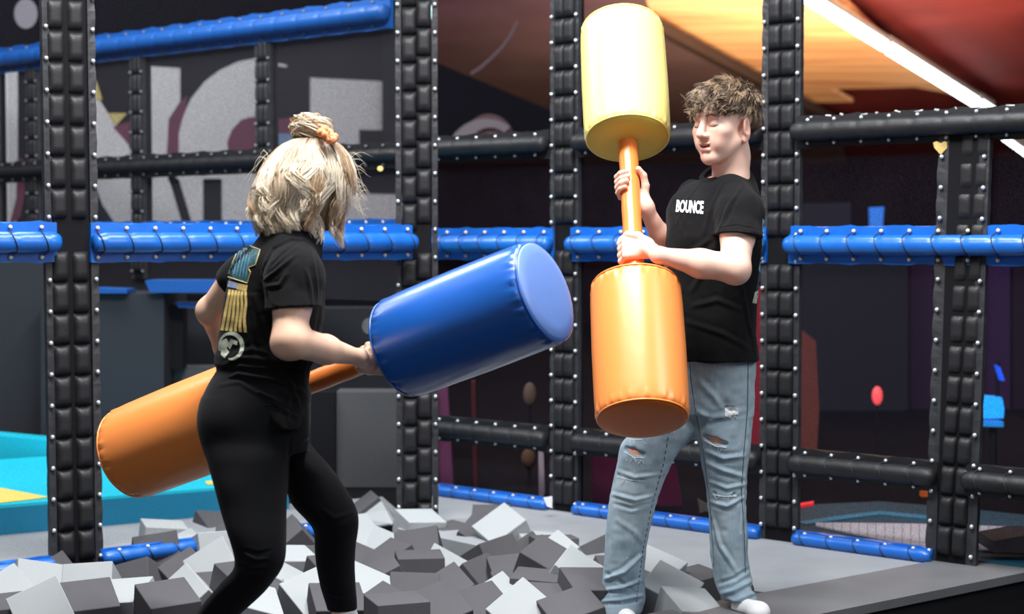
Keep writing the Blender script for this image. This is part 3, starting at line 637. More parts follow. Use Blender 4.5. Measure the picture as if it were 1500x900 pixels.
def pix(p):
    q = Vector(p)-Vector((0, 0, CAMZ)); f = q.y*cp-q.z*sp; return 750+q.x/f*FPX, 450-(q.y*sp+q.z*cp)/f*FPX
placed = []
for i, (x, y, s, rz, rx, ry) in enumerate(cubes):
    zc = -.04+.03*math.sin(i*2.4)
    p = G(x, y, zc)
    Rm = Euler((math.radians(rx*1.35), math.radians(ry*1.35), math.radians(rz)), 'ZYX').to_matrix()
    placed.append([p, s, Rm, i])
# settle: nudge overlapping cubes apart along the line of sight and down so that they rest in one heap
for it in range(40):
    for a in range(len(placed)):
        for b_ in range(a+1, len(placed)):
            pa, pb = placed[a][0], placed[b_][0]; dv = pb-pa; d_ = dv.length
            if d_ < .160 and d_ > 1e-5:
                ca = Vector((0, 0, CAMZ)); q = (.160-d_)*.5
                far, near = (pb, pa) if (pb-ca).length > (pa-ca).length else (pa, pb)
                dr = (far-ca).normalized(); far += dr*q*.35; near -= dr*q*.35
                h = dv.normalized()*q*.10; pb += h; pa -= h
for p, s, Rm, i in placed:
    o = bpy.data.objects.new('foam_cube', FC[s]); COL.objects.link(o); o.location = p; o.rotation_euler = Rm.to_euler()
    place_label(o, s, pix(p), False)
# lower layer showing through the gaps
rng = random.Random(3)
def inside(p):
    # between left trim, mat edge and kerb
    if (p-LA).cross(Ld).z < .16: return False
    for q0, q1 in ((pit[0], pit[2]), (pit[2], pit[3])):
        dq = (q1-q0); dq.z = 0
        if (p-q0).cross(dq.normalized()).z < .13: return False
    return (p-kb[0]).cross(kd).z < -.13
gy = 4.55
while gy < 7.2:
    gx = -2.1
    while gx < 1.2:
        p = Vector((gx+rng.uniform(-.03, .03), gy+rng.uniform(-.03, .03), -.205+rng.uniform(-.03, .02)))
        if inside(p) and abs(p.x/p.y) < .335 and p.y > 4.9:
            s = 'd' if rng.random() < .6 else 'l'
            o = bpy.data.objects.new('foam_cube', FC[s]); COL.objects.link(o); o.location = p
            o.rotation_euler = (rng.uniform(-.25, .25), rng.uniform(-.25, .25), rng.uniform(0, 1.5))
            place_label(o, s, pix(p), True)
        gx += .21
    gy += .21
for (k, s, deep), v in LAB.items():
    for r, (dd, _, o) in enumerate(sorted(v, key=lambda t: t[0])):
        tag(o, '%s foam cube %s, %s to %s' % ('charcoal' if s == 'd' else 'pale grey', 'deep in the pit' if deep else 'on the heap', ORD[min(r, len(ORD)-1)], LMK[k][0]), 'foam cube', 'foam cubes deep in the pit' if deep else 'foam cubes on top of the heap')
# ============================================================ FIELD MODELLING (smooth blended volumes -> one mesh)
class Field:
    def __init__(s, lo, hi, h):
        s.lo = np.array(lo, float); s.h = h; s.n = np.ceil((np.array(hi)-s.lo)/h).astype(int)+1
        s.ax = [s.lo[i]+np.arange(s.n[i])*h for i in range(3)]
        s.F = np.full(s.n, 1.0, np.float32)
    def like(s):
        o = object.__new__(Field); o.lo = s.lo; o.h = s.h; o.n = s.n; o.ax = s.ax; o.F = np.full(s.n, 1.0, np.float32); return o
    def win(s, lo, hi):
        a = np.clip(np.floor((np.array(lo)-s.lo)/s.h).astype(int), 0, s.n); b = np.clip(np.ceil((np.array(hi)-s.lo)/s.h).astype(int)+1, 0, s.n)
        if np.any(b-a < 1): return None
        sl = tuple(slice(a[i], b[i]) for i in range(3))
        X = s.ax[0][sl[0]][:, None, None]; Y = s.ax[1][sl[1]][None, :, None]; Z = s.ax[2][sl[2]][None, None, :]
        return sl, X, Y, Z
    def op(s, sl, d, k, sub=False):
        A = s.F[sl]; d = d.astype(np.float32)
        if sub:
            d = -d; h = np.maximum(k-np.abs(A-d), 0)/max(k, 1e-6); s.F[sl] = np.maximum(A, d)+h*h*k*.25
        else:
            h = np.maximum(k-np.abs(A-d), 0)/max(k, 1e-6); s.F[sl] = np.minimum(A, d)-h*h*k*.25
    def cap(s, a, b, ra, rb=None, k=.01, sub=False, fl=None):
        rb = ra if rb is None else rb; a = np.array(a, float); b = np.array(b, float); R = max(ra, rb)+k+2*s.h
        w = s.win(np.minimum(a, b)-R, np.maximum(a, b)+R)
        if w is None: return s
        sl, X, Y, Z = w; d = b-a; L = max(d.dot(d), 1e-12)
        t = np.clip(((X-a[0])*d[0]+(Y-a[1])*d[1]+(Z-a[2])*d[2])/L, 0, 1)
        dx = X-a[0]-t*d[0]; dy = Y-a[1]-t*d[1]; dz = Z-a[2]-t*d[2]
        if fl is not None: # flatten along a direction: fl=(vec, factor>1 means thinner)
            v, q = np.array(fl[0], float), fl[1]; v /= np.linalg.norm(v); m = dx*v[0]+dy*v[1]+dz*v[2]
            dx = dx+m*v[0]*(q-1); dy = dy+m*v[1]*(q-1); dz = dz+m*v[2]*(q-1)
        s.op(sl, np.sqrt(dx*dx+dy*dy+dz*dz)-(ra+(rb-ra)*t), k, sub); return s
    def chain(s, pts, rs, k=.006, **kw):
        for i in range(len(pts)-1): s.cap(pts[i], pts[i+1], rs[i], rs[i+1], k, **kw)
        return s
    def ell(s, c, r, R=None, k=.01, sub=False):
        c = np.array(c, float); r = np.array(r, float); R = np.eye(3) if R is None else np.array(R, float)
        e = np.sqrt((R**2) @ (r**2))+k+2*s.h
        w = s.win(c-e, c+e)
        if w is None: return s
        sl, X, Y, Z = w; x = X-c[0]; y = Y-c[1]; z = Z-c[2]
        q = [(x*R[0, i]+y*R[1, i]+z*R[2, i])/r[i] for i in range(3)]
        k0 = np.sqrt(q[0]**2+q[1]**2+q[2]**2); k1 = np.sqrt((q[0]/r[0])**2+(q[1]/r[1])**2+(q[2]/r[2])**2)
        s.op(sl, np.where(k1 > 1e-6, k0*(k0-1)/np.maximum(k1, 1e-6), -r.min()), k, sub); return s
    def loft(s, rows, k=.01, e=2.2, infl=0.0, endk=.004, sub=False, sm=.02):
        """rows in picture units: (y, x_left, x_right, depth Z, half depth m)"""
        R = []
        for r in rows:
            y, xl, xr, Zd, b = r[:5]; p = P((xl+xr)/2, y, Zd); R.append((p.z, p.x, p.y, (xr-xl)/2*Zd/FPX+infl, b+infl, r[5] if len(r) > 5 else 0))
        R.sort(); R = np.array(R); z0, z1 = R[0, 0], R[-1, 0]; m = R[:, 3:5].max()+k+2*s.h+.02
        w = s.win((R[:, 1].min()-m, R[:, 2].min()-m, z0-k-2*s.h), (R[:, 1].max()+m, R[:, 2].max()+m, z1+k+2*s.h))
        if w is None: return s
        sl, X, Y, Z = w; zz = Z.ravel()
        def it(c):
            o = 0
            for q in (-1, -.5, 0, .5, 1): o = o+np.interp(zz+q*sm, R[:, 0], R[:, c])*(.15, .22, .26, .22, .15)[int((q+1)*2)]
            return o[None, None, :]
        cx, cy, a, b, yw = it(1), it(2), it(3), it(4), it(5)
        u = X-cx; v = Y-cy; c_, s_ = np.cos(yw), np.sin(yw); u, v = u*c_+v*s_, -u*s_+v*c_
        q = (np.abs(u/a)**e+np.abs(v/b)**e)**(1/e)
        d = (q-1)*np.minimum(a, b)
        zc = np.maximum(z0-Z, Z-z1); h = np.maximum(endk-np.abs(d-zc), 0)/endk; d = np.maximum(d, zc)+h*h*endk*.25
        s.op(sl, d+np.zeros_like(X+Y+Z), k, sub); return s
    def plane(s, p, n, k=.003, lo=None, hi=None):
        """cut away the side n points to"""
        w = s.win(s.lo if lo is None else lo, s.lo+s.n*s.h if hi is None else hi)
        if w is None: return s
        sl, X, Y, Z = w; n = np.array(n, float); n /= np.linalg.norm(n)
        s.op(sl, -((X-p[0])*n[0]+(Y-p[1])*n[1]+(Z-p[2])*n[2]), k, True); return s
    def nets(s):
        F = s.F; F[0] = F[-1] = 1; F[:, 0] = F[:, -1] = 1; F[:, :, 0] = F[:, :, -1] = 1
        sg = F < 0; nx, ny, nz = F.shape
        c = np.zeros((nx-1, ny-1, nz-1), np.int8)
        for i in (0, 1):
            for j in (0, 1):
                for k in (0, 1): c += sg[i:nx-1+i, j:ny-1+j, k:nz-1+k]
        act = (c > 0) & (c < 8); idx = np.full(c.shape, -1, np.int64); ii = np.argwhere(act); idx[act] = np.arange(len(ii))
        acc = np.zeros((len(ii), 3)); cnt = np.zeros(len(ii))
        corner = lambda o: F[ii[:, 0]+o[0], ii[:, 1]+o[1], ii[:, 2]+o[2]]
        for axn in range(3):
            for p in (0, 1):
                for q in (0, 1):
                    o0 = [0, 0, 0]; oth = [a for a in range(3) if a != axn]; o0[oth[0]] = p; o0[oth[1]] = q; o1 = list(o0); o1[axn] = 1
                    f0 = corner(o0); f1 = corner(o1); m = (f0 < 0) != (f1 < 0); t = np.where(m, f0/np.where(m, f0-f1, 1), 0)
                    pt = np.repeat(np.array([o0], float), len(ii), 0); pt[:, axn] = t; acc[m] += pt[m]; cnt[m] += 1
        V = s.lo+(ii+acc/cnt[:, None])*s.h
        Q = []
        for axn in range(3):
            sl0 = [slice(None)]*3; sl1 = [slice(None)]*3; sl0[axn] = slice(0, -1); sl1[axn] = slice(1, None)
            a, b = sg[tuple(sl0)], sg[tuple(sl1)]; o = [q for q in range(3) if q != axn]
            for flip, mk in ((False, a & ~b), (True, ~a & b)):
                e = np.argwhere(mk); ok = np.ones(len(e), bool)
                for q in o: ok &= (e[:, q] > 0) & (e[:, q] < F.shape[q]-1)
                e = e[ok]
                def cell(dp, dq):
                    t = e.copy(); t[:, o[0]] += dp; t[:, o[1]] += dq; return idx[t[:, 0], t[:, 1], t[:, 2]]
                quad = np.stack([cell(-1, -1), cell(0, -1), cell(0, 0), cell(-1, 0)], 1)
                if (axn == 1) != flip: quad = quad[:, ::-1]
                Q.append(quad)
        return V, np.concatenate(Q)
def vnoise(p, f, seed=0):
    q = p*f+seed*17.3+100; i = np.floor(q).astype(np.int64); u = q-i; u = u*u*(3-2*u)
    def hsh(a, b, c):
        n = (a*374761393+b*668265263+c*2147483647+seed*974711) & 0xffffffff; n = ((n ^ (n >> 13))*1274126177) & 0xffffffff; n ^= n >> 16; return (n & 0xffff)/65535.0*2-1
    r = 0
    for a in (0, 1):
        for b in (0, 1):
            for c in (0, 1):
                r = r+hsh(i[:, 0]+a, i[:, 1]+b, i[:, 2]+c)*(u[:, 0] if a else 1-u[:, 0])*(u[:, 1] if b else 1-u[:, 1])*(u[:, 2] if c else 1-u[:, 2])
    return r
def vnormals(V, Q):
    n = np.cross(V[Q[:, 2]]-V[Q[:, 0]], V[Q[:, 3]]-V[Q[:, 1]]); N = np.zeros_like(V)
    for k in range(4): np.add.at(N, Q[:, k], n)
    return N/np.maximum(np.linalg.norm(N, axis=1), 1e-9)[:, None]
def fmesh(name, V, Q, col=None):
    me = bpy.data.meshes.new(name); me.vertices.add(len(V)); me.vertices.foreach_set('co', V.astype(np.float32).ravel())
    k = Q.shape[1]; me.loops.add(len(Q)*k); me.loops.foreach_set('vertex_index', Q.astype(np.int32).ravel())
    me.polygons.add(len(Q)); me.polygons.foreach_set('loop_start', np.arange(0, len(Q)*k, k, dtype=np.int32)); me.polygons.foreach_set('loop_total', np.full(len(Q), k, np.int32))
    me.polygons.foreach_set('use_smooth', np.ones(len(Q), bool)); me.update(calc_edges=True); me.validate()
    if col is not None:
        a = me.color_attributes.new('Col', 'FLOAT_COLOR', 'POINT'); c = np.ones((len(V), 4), np.float32); c[:, :3] = col; a.data.foreach_set('color', c.ravel())
    return me
def merge(parts):
    V = []; Q = []; C = []; n = 0
    for v, q, c in parts: V.append(v); Q.append(q+n); C.append(c); n += len(v)
    return np.concatenate(V), np.concatenate(Q), np.concatenate(C)
def bvh(V, Q): return BVHTree.FromPolygons([tuple(p) for p in V], [tuple(int(i) for i in q) for q in Q])
def hit(B, x, y):
    d = ray(x, y).normalized(); r = B.ray_cast(Vector((0, 0, CAMZ)), d); return r[0], r[1]
def polyhit(B, px, n=10):
    out = []
    for i in range(len(px)-1):
        for k in range(n+(i == len(px)-2)):
            t = k/n; h, _ = hit(B, px[i][0]+(px[i+1][0]-px[i][0])*t, px[i][1]+(px[i+1][1]-px[i][1])*t)
            if h is not None: out.append(np.array(h))
    return out
def crease(V, N, B, px, amp, w, sharp=0.0):
    pts = polyhit(B, px)
    if len(pts) < 2: return V
    pts = np.array(pts); lo = pts.min(0)-3*w; hi = pts.max(0)+3*w; m = np.all((V > lo) & (V < hi), 1); Vm = V[m]; best = np.full(len(Vm), 9.0); tt = np.zeros(len(Vm))
    for i in range(len(pts)-1):
        d = pts[i+1]-pts[i]; L = d.dot(d)
        if L < 1e-10 or L > .01: continue
        t = np.clip(((Vm-pts[i]) @ d)/L, 0, 1); e = np.linalg.norm(Vm-pts[i]-t[:, None]*d, axis=1); c = e < best; best[c] = e[c]; tt[c] = (i+t[c])/(len(pts)-1)
    env = np.sin(np.clip(tt, 0, 1)*PI)**.5
    V2 = V.copy(); V2[m] += N[m]*(amp*env*(np.exp(-(best/w)**2)-.35*np.exp(-((best-1.9*w)/w)**2)))[:, None]; return V2
def pt3(x, y, Z): return np.array(P(x, y, Z))
def decal(B, poly, m, name, parent, off=.0012, th=.0, n=None, flip=False):
    """thin print that follows the cloth: fill the outline with a fine grid and lay it on the surface"""
    xs = [p[0] for p in poly]; ys = [p[1] for p in poly]; x0, x1, y0, y1 = min(xs), max(xs), min(ys), max(ys)
    bm = bmesh.new(); vs = [bm.verts.new((x, y, 0)) for x, y in poly]; bm.faces.new(vs)
    st = max(1.5, min(x1-x0, y1-y0)/14)
    for a, lo, hi in ((0, x0, x1), (1, y0, y1)):
        k = int((hi-lo)/st)
        for i in range(1, k+1):
            co = [0, 0, 0]; co[a] = lo+(hi-lo)*i/(k+1); no = [0, 0, 0]; no[a] = 1
            bmesh.ops.bisect_plane(bm, geom=bm.verts[:]+bm.edges[:]+bm.faces[:], plane_co=co, plane_no=no)
    bad = []
    for v in bm.verts:
        h, nn = hit(B, v.co.x, v.co.y)
        if h is None: bad.append(v); continue
        c = Vector((0, 0, CAMZ)); dr = (c-h).normalized(); v.co = h+(nn*.5+dr).normalized()*off
    bmesh.ops.delete(bm, geom=bad, context='VERTS')
    for f in list(bm.faces):
        z = [v.co.y for v in f.verts]
        if max(z)-min(z) > .04: bm.faces.remove(f)
    me = bpy.data.meshes.new(name); bm.to_mesh(me); bm.free()
    if not me.polygons: return None
    return link(name, me, m, parent)
def frame(yaw, pitch, roll=0):
    """head frame: columns side, forward, up; yaw 0 faces the camera, positive turns to picture left"""
    y, p = math.radians(yaw), math.radians(pitch); f = Vector((-math.sin(y)*math.cos(p), -math.cos(y)*math.cos(p), -math.sin(p)))
    x = f.cross(Vector((0, 0, 1))).normalized(); u = x.cross(f).normalized(); R = Matrix((x, f, u)).transposed()
    return np.array(R @ Matrix.Rotation(math.radians(roll), 3, 'Y'))
def head_field(C, R, s, h=.002, male=True):
    C = np.array(C); T = lambda *p: C+R @ (np.array(p)*s)
    F = Field(C-.20*s, C+.17*s, h)
    E = lambda c, r, k=.012, sub=False, rot=None: F.ell(T(*c), np.array(r)*s, R if rot is None else R @ rot, k*s, sub)
    K = lambda a, b, ra, rb, k=.012, sub=False, **kw: F.cap(T(*a), T(*b), ra*s, rb*s, k*s, sub, **kw)
    E((0, -.012, .035), (.076, .096, .084)); E((0, .030, -.035), (.060, .062, .080), .03)
    for q in (-1, 1):
        K((q*.050, .005, -.056), (q*.014, .066, -.098), .016, .015, .03)
        E((q*.041, .060, -.022), (.024, .022, .022), .025)
        E((q*.030, .062, -.055), (.022, .024, .024), .02)
    E((0, .072, -.099), (.018, .015, .016), .02)
    K((-.036, .076, .026), (.036, .076, .026), .012, .012, .016); E((0, .070, .055), (.050, .026, .035), .03)
    for q in (-1, 1):
        E((q*.0325, .0965, .002), (.0185, .012, .0115), .012, True)
        E((q*.031, .0755, .001), (.0145, .0135, .0125), .004)
    K((0, .088, .016), (0, .108, -.026), .0075, .0112, .010)
    E((0, .108, -.030), (.0125, .0115, .0105), .006)
    for q in (-1, 1):
        E((q*.0125, .098, -.033), (.0085, .010, .0075), .005); E((q*.006, .107, -.0415), (.0035, .005, .004), .003, True)
    K((-.014, .092, -.0575), (.014, .092, -.0575), .0055, .0055, .006); K((0, .0955, -.057), (0, .094, -.057), .005, .005, .006)
    K((-.012, .090, -.0745), (.012, .090, -.0745), .0065, .0065, .006)
    if male:
        K((-.024, .0925, -.0605), (0, .0985, -.0665), .0024, .0036, .003, True); K((.024, .0925, -.0605), (0, .0985, -.0665), .0024, .0036, .003, True)
        pass
    else: K((-.018, .099, -.066), (.018, .099, -.066), .0018, .0018, .002, True)
    for q in (-1, 1):
        rot = np.array(Matrix.Rotation(q*-.35, 3, 'Z') @ Matrix.Rotation(-.15, 3, 'X'))
        E((q*.080, -.010, -.020), (.0090, .020, .035), .005, rot=rot); E((q*.0775, -.004, -.052), (.006, .009, .011), .006)
        E((q*.0885, -.006, -.014), (.005, .011, .022), .004, True, rot=rot)
        E((q*.0872, -.001, -.026), (.006, .005, .007), .003, True, rot=rot)
    if male: F.chain([T(0, -.022, -.04), T(0, -.026, -.10), T(0, -.026, -.10)+np.array((0, 0, -.11))], [.056*s, .054*s, .060*s], .02*s)
    else: F.chain([T(0, -.028, -.05), T(0, -.040, -.12), T(0, -.05, -.18)], [.046*s, .044*s, .050*s], .02*s)
    for q in (-1, 1): K((q*.055, -.015, -.03), (q*.020, .0, -.15), .012, .012, .02)
    return F, T
SK = np.array(lin((236, 195, 176))); SKM = SK
def skin_col(V, base, seed=1):
    n = vnoise(V, 18, seed)[:, None]*.03+vnoise(V, 60, seed)[:, None]*.02
    return np.clip(base*(1+n), 0, 1)
def gauss(L, c, s): return np.exp(-(((L-np.array(c))/np.array(s))**2).sum(1))
def face_paint(V, C, R, s, base, brow, lip=(.46, .15, .14), male=True):
    L = ((V-C) @ R)/s; c = skin_col(V, base, 3)
    def mix(w, col): nonlocal c; w = np.clip(w, 0, 1)[:, None]; c = c*(1-w)+np.array(col)*w
    for q in (-1, 1):
        mix(gauss(L, (q*.042, .07, -.03), (.022, .03, .02))*.30, (.78, .32, .26))
        mix(gauss(L, (q*.084, -.008, -.018), (.012, .02, .03))*.45, (.72, .26, .2))
        # closed lid line and lashes
        x = L[:, 0]*q; zl = -.0035-.0030*(1-((x-.031)/.017)**2); w = (np.abs(L[:, 2]-zl) < .0016)*(np.abs(x-.031) < .0155)*(L[:, 1] > .06); mix(w*.85, (.05, .03, .025))
        zl2 = .008-.0035*((x-.031)/.016)**2; w = np.exp(-((L[:, 2]-zl2)/.0012)**2)*(np.abs(x-.031) < .015)*(L[:, 1] > .06); mix(w*.45, (.35, .17, .12))
        zb = .0245+.004*np.sin(np.clip((x-.012)/.042, 0, 1)*PI)-.004*np.clip((x-.035)/.02, 0, 1)
        w = 1.15*np.exp(-((L[:, 2]-zb)/.0042)**2)*np.clip((x-.009)/.006, 0, 1)*np.clip((.054-x)/.010, 0, 1)*(L[:, 1] > .05); mix(w*.85, brow)
    zu = (L[:, 1] > .08)
    mix(np.exp(-((L[:, 2]+.0595-5*L[:, 0]**2)/.0042)**2)*np.clip((.023-np.abs(L[:, 0]))/.006, 0, 1)*zu*.8, lip)
    mix(np.exp(-((L[:, 2]+.0745-9*L[:, 0]**2)/.0055)**2)*np.clip((.020-np.abs(L[:, 0]))/.006, 0, 1)*zu*.75, (lip[0]*1.15, lip[1]*1.2, lip[2]*1.2))
    if male: mix((np.abs(L[:, 2]+.0660-10*L[:, 0]**2) < .0034)*(np.abs(L[:, 0]) < .019)*(L[:, 1] > .074)*(L[:, 1] < .0945), (.22, .07, .06))
    mix(gauss(L, (0, .108, -.041), (.012, .008, .003))*.6, (.3, .1, .08))
    mix(gauss(L, (0, .118, -.026), (.012, .012, .009))*.22, (.8, .35, .28))
    return c, L
def grip(F, C, ax, e1, e2, hs, th, rr, rs=.031, k=.004, palm=None, thumb=None, wrist=None):
    """four fingers round a shaft. th = list of angles for knuckle, joints, tip"""
    C, ax, e1, e2 = [np.array(q, float) for q in (C, ax, e1, e2)]
    at = lambda a, h, rho: C+ax*h+(e1*math.cos(math.radians(a))+e2*math.sin(math.radians(a)))*rho
    G_ = F.like()
    for i, h in enumerate(hs):
        r = rr*(1, 1.03, 1.0, .88)[i]; dt = (0, -5, 0, 9)[i]
        pts = [at(a+(dt if j else 0), h*(1 if j else .9)+(.0015*math.sin(i*2+j)), rs+r*(1.15 if j else 1.35)) for j, a in enumerate(th)]
        rad = [r*1.12, r*1.05, r*.98, r*.92, r*.84][:len(pts)]
        H = F.like()
        H.chain(pts, rad, .002)
        for j in (0, 1): H.ell(pts[j], [r*1.2]*3, None, .004)
        G_.F = np.minimum(G_.F, H.F)
    if palm:
        for i, h in enumerate(hs):
            F.cap(at(*palm[0](h)), at(th[0], h*.9, rs+rr*1.35), palm[1], rr*1.25, .010)
    if thumb: F.chain([at(*t[:3]) for t in thumb], [t[3] for t in thumb], .006)
    A = F.F; d = G_.F; h_ = np.maximum(k-np.abs(A-d), 0)/k; F.F = np.minimum(A, d)-h_*h_*k*.25
    return at
def strands(name, paths, cols, rad, parent, m, n=3):
    Vs = []; Fs = []; Cs = []; o = 0
    for pts, cc, r in zip(paths, cols, rad):
        pts = np.array(pts); k = len(pts); t = np.gradient(pts, axis=0); t /= np.linalg.norm(t, axis=1)[:, None]+1e-9
        ref = np.cross(t, np.array((.3, .2, .93))); ref /= np.linalg.norm(ref, axis=1)[:, None]+1e-9; b = np.cross(t, ref)
        rad_ = r*(1-.8*np.linspace(0, 1, k)**3)
        ring = np.stack([pts+(ref*math.cos(2*PI*j/n)+b*math.sin(2*PI*j/n))*rad_[:, None] for j in range(n)], 1).reshape(-1, 3)
        Vs.append(ring); Cs.append(np.repeat(cc, n, 0))
        i, j = np.meshgrid(np.arange(k-1), np.arange(n), indexing='ij'); i = i.ravel(); j = j.ravel()
        Fs.append(np.stack([i*n+j, i*n+(j+1) % n, (i+1)*n+(j+1) % n, (i+1)*n+j], 1)+o); o += k*n
    me = fmesh(name, np.concatenate(Vs), np.concatenate(Fs), np.concatenate(Cs)); return link(name, me, m, parent)
# ============================================================ THE MAN
rs_ = np.random.RandomState(5)
man = empty('person', P(1000, 897, 5.32), 'person with short brown hair in black t-shirt and ripped pale jeans', 'person')
HC = pt3(1060, 181, 5.30); HR = frame(48, 5, 0); HS = 1.07
HF, HT = head_field(HC, HR, HS, .002, True)
hv, hq = HF.nets(); hc, hl = face_paint(hv, HC, HR, HS, SK, (.13, .075, .045))
# faded sides: short hair shade painted where the clippered hair is
w_ = np.clip((hl[:, 2]-.012+np.clip(-hl[:, 1]-.0, 0, 1)*.6)/.02, 0, 1)*(hl[:, 1] < .035)*(np.abs(hl[:, 0]) < .2)*(1-((np.abs(hl[:, 0]) > .076) & (hl[:, 2] < .03)))
w_ = w_[:, None]*.45; hc = hc*(1-w_)+np.array((.16, .10, .065))*w_
parts = [(hv, hq, hc)]
ax_ = np.array((MA0-MA1).normalized())
def shaft_at(A, B_, x=None, y=None):
    best = None
    for i in range(401):
        p = A.lerp(B_, i/400); px = project(p); e = abs(px[1]-y) if y is not None else abs(px[0]-x)
        if best is None or e < best[0]: best = (e, p)
    return np.array(best[1])
def project(p):
    q = Vector(p)-Vector((0, 0, CAMZ)); f = q.y*cp-q.z*sp; u = q.x/f; v = (q.y*sp+q.z*cp)/f; return 750+u*FPX, 450-v*FPX
vd = np.array((0, -1.0, 0)); e2 = vd-ax_*vd.dot(ax_); e2 /= np.linalg.norm(e2); e1 = np.cross(ax_, e2); e1 = e1 if e1[0] > 0 else -e1
# upper hand (his right), fingers wrap in from picture left
HU = shaft_at(MA0, MA1, y=272)
wr = HU+ax_*-.066+e1*.046-e2*.026
elb = pt3(992, 392, 5.40)
F = Field(HU-np.array((.10, .12, .32)), HU+np.array((.22, .22, .10)), .0025)
grip(F, HU, ax_, e1, e2, (.028, .009, -.010, -.028), (262, 215, 175, 138, 108), .0095, palm=(lambda h: (318, h*.6-.035, .050), .014),
     thumb=[(330, -.035, .052, .014), (355, .0, .050, .0125), (20, .026, .046, .0108), (52, .040, .043, .0092)])
F.cap(wr, HU+ax_*-.03+e1*.035-e2*.035, .024, .022, .02, fl=(e2, 1.2)); F.cap(wr, HU+ax_*.0+e1*.020-e2*.046, .024, .018, .02)
up = pt3(1000, 330, 5.50)
F.chain([wr, wr*.55+elb*.45, elb], [.0225, .032, .037], .02)
v, q = F.nets(); parts.append((v, q, skin_col(v, SK*np.array((1, .93, .90)), 5)))
# lower hand (his left), back of the hand to the camera
HL = shaft_at(MA0, MA1, y=372)
SHN = pt3(1085, 300, 5.22); ELN = pt3(1076, 393, 5.06); WRN = pt3(965, 374, 5.02)
lo = np.minimum.reduce([HL-.11, ELN-.07, WRN-.06, SHN-.06]); hi = np.maximum.reduce([HL+.08, ELN+.07, WRN+.06, SHN+.06])
F = Field(lo, hi, .0025)
at_ = grip(F, HL, ax_, e1, e2, (.030, .010, -.010, -.029), (128, 165, 205, 245, 275), .0100, palm=(lambda h: (42, h*.55-.004, .056), .017),
     thumb=[(40, .018, .055, .015), (75, .036, .050, .0135), (115, .046, .046, .0115), (160, .044, .042, .0095)])
F.cap(WRN, HL+e1*.036+e2*.046, .0235, .026, .02, fl=(e2, 1.15))
F.chain([WRN, WRN*.45+ELN*.55+np.array((0, 0, -.004)), ELN], [.0235, .043, .046], .02)
F.ell(ELN+np.array((.008, 0, -.012)), (.036, .036, .036), None, .02)
F.chain([ELN, ELN*.5+SHN*.5, SHN], [.046, .052, .055], .02)
v, q = F.nets(); parts.append((v, q, skin_col(v, SK, 6)))
# inner body under the clothes
TZ = 5.30
man_torso = [(241, 1068, 1091, 5.38, .040), (248, 1056, 1097, 5.38, .056), (257, 1040, 1103, 5.37, .074), (266, 1016, 1107, 5.36, .094), (276, 998, 1110, 5.35, .108), (289, 984, 1113, 5.34, .119), (310, 977, 1115, 5.32, .13), (350, 976, 1117, 5.30, .135), (400, 980, 1112, TZ, .13), (450, 984, 1107, TZ, .125), (490, 988, 1106, TZ, .125), (512, 990, 1109, TZ, .128), (527, 992, 1111, TZ, .13)]
legA = [(560, 996, 1062, 5.34, .09), (600, 968, 1052, 5.34, .088), (630, 930, 1030, 5.33, .085), (650, 910, 1006, 5.32, .08), (672, 905, 988, 5.31, .076), (700, 899, 974, 5.31, .07), (720, 895, 967, 5.31, .068), (745, 891, 959, 5.31, .065), (800, 886, 946, 5.31, .060), (840, 884, 944, 5.31, .062), (862, 879, 946, 5.31, .068), (876, 876, 948, 5.30, .072), (896, 874, 940, 5.29, .080)]
legB = [(530, 1008, 1104, 5.32, .10), (570, 1008, 1103, 5.32, .098), (610, 1010, 1102, 5.31, .092), (650, 1022, 1099, 5.30, .085), (680, 1028, 1096, 5.30, .078), (710, 1034, 1094, 5.30, .073), (735, 1037, 1092, 5.30, .070), (780, 1040, 1095, 5.30, .066), (820, 1042, 1096, 5.30, .064), (848, 1046, 1100, 5.30, .066), (866, 1052, 1107, 5.28, .070), (884, 1062, 1110, 5.26, .074)]
F = Field((.25, 5.05, -.02), (.86, 5.55, 1.46), .006)
ins = lambda rows, d: [(y, xl+d*450, xr-d*450, Z, b-d) for y, xl, xr, Z, b in rows]
F.loft(ins(man_torso[3:], .014), .02)
F.chain([pt3(1090, 300, 5.24), pt3(1054, 282, 5.36), pt3(1012, 306, 5.42)], [.045, .05, .036], .03)
F.loft(ins(legA[:-2], .0105), .02); F.loft(ins(legB[:-2], .0105), .02)
F.chain([pt3(1086, 850, 5.3), pt3(1090, 884, 5.29)], [.036, .028], .02); F.chain([pt3(915, 850, 5.3), pt3(912, 892, 5.29)], [.036, .034], .02)
v, q = F.nets(); parts.append((v, q, skin_col(v, SK*np.array((.92, .70, .64)), 8)))
V, Q, C = merge(parts); link('body', fmesh('body', V, Q, C), 'skin', man)
# teeth
b = MB(); b.tube([HT(x, .0845-.12*x*x*8, -.0632) for x in (-.013, -.006, 0, .006, .013)], .0032, 6); b.build('teeth', 'ptext', man, True)
# hair
F = Field(HC-.16, HC+.17, .0028)
F.ell(HT(0, -.012, .050), np.array((.085, .106, .079))*HS, HR, .01)
F.ell(HT(0, .056, .072), np.array((.066, .040, .035))*HS, HR, .02)
F.ell(HT(0, -.085, .01), np.array((.062, .035, .06))*HS, HR, .02)
def cutl(p, n, k=.008): F.plane(HT(*p), HR @ np.array(n, float), k)
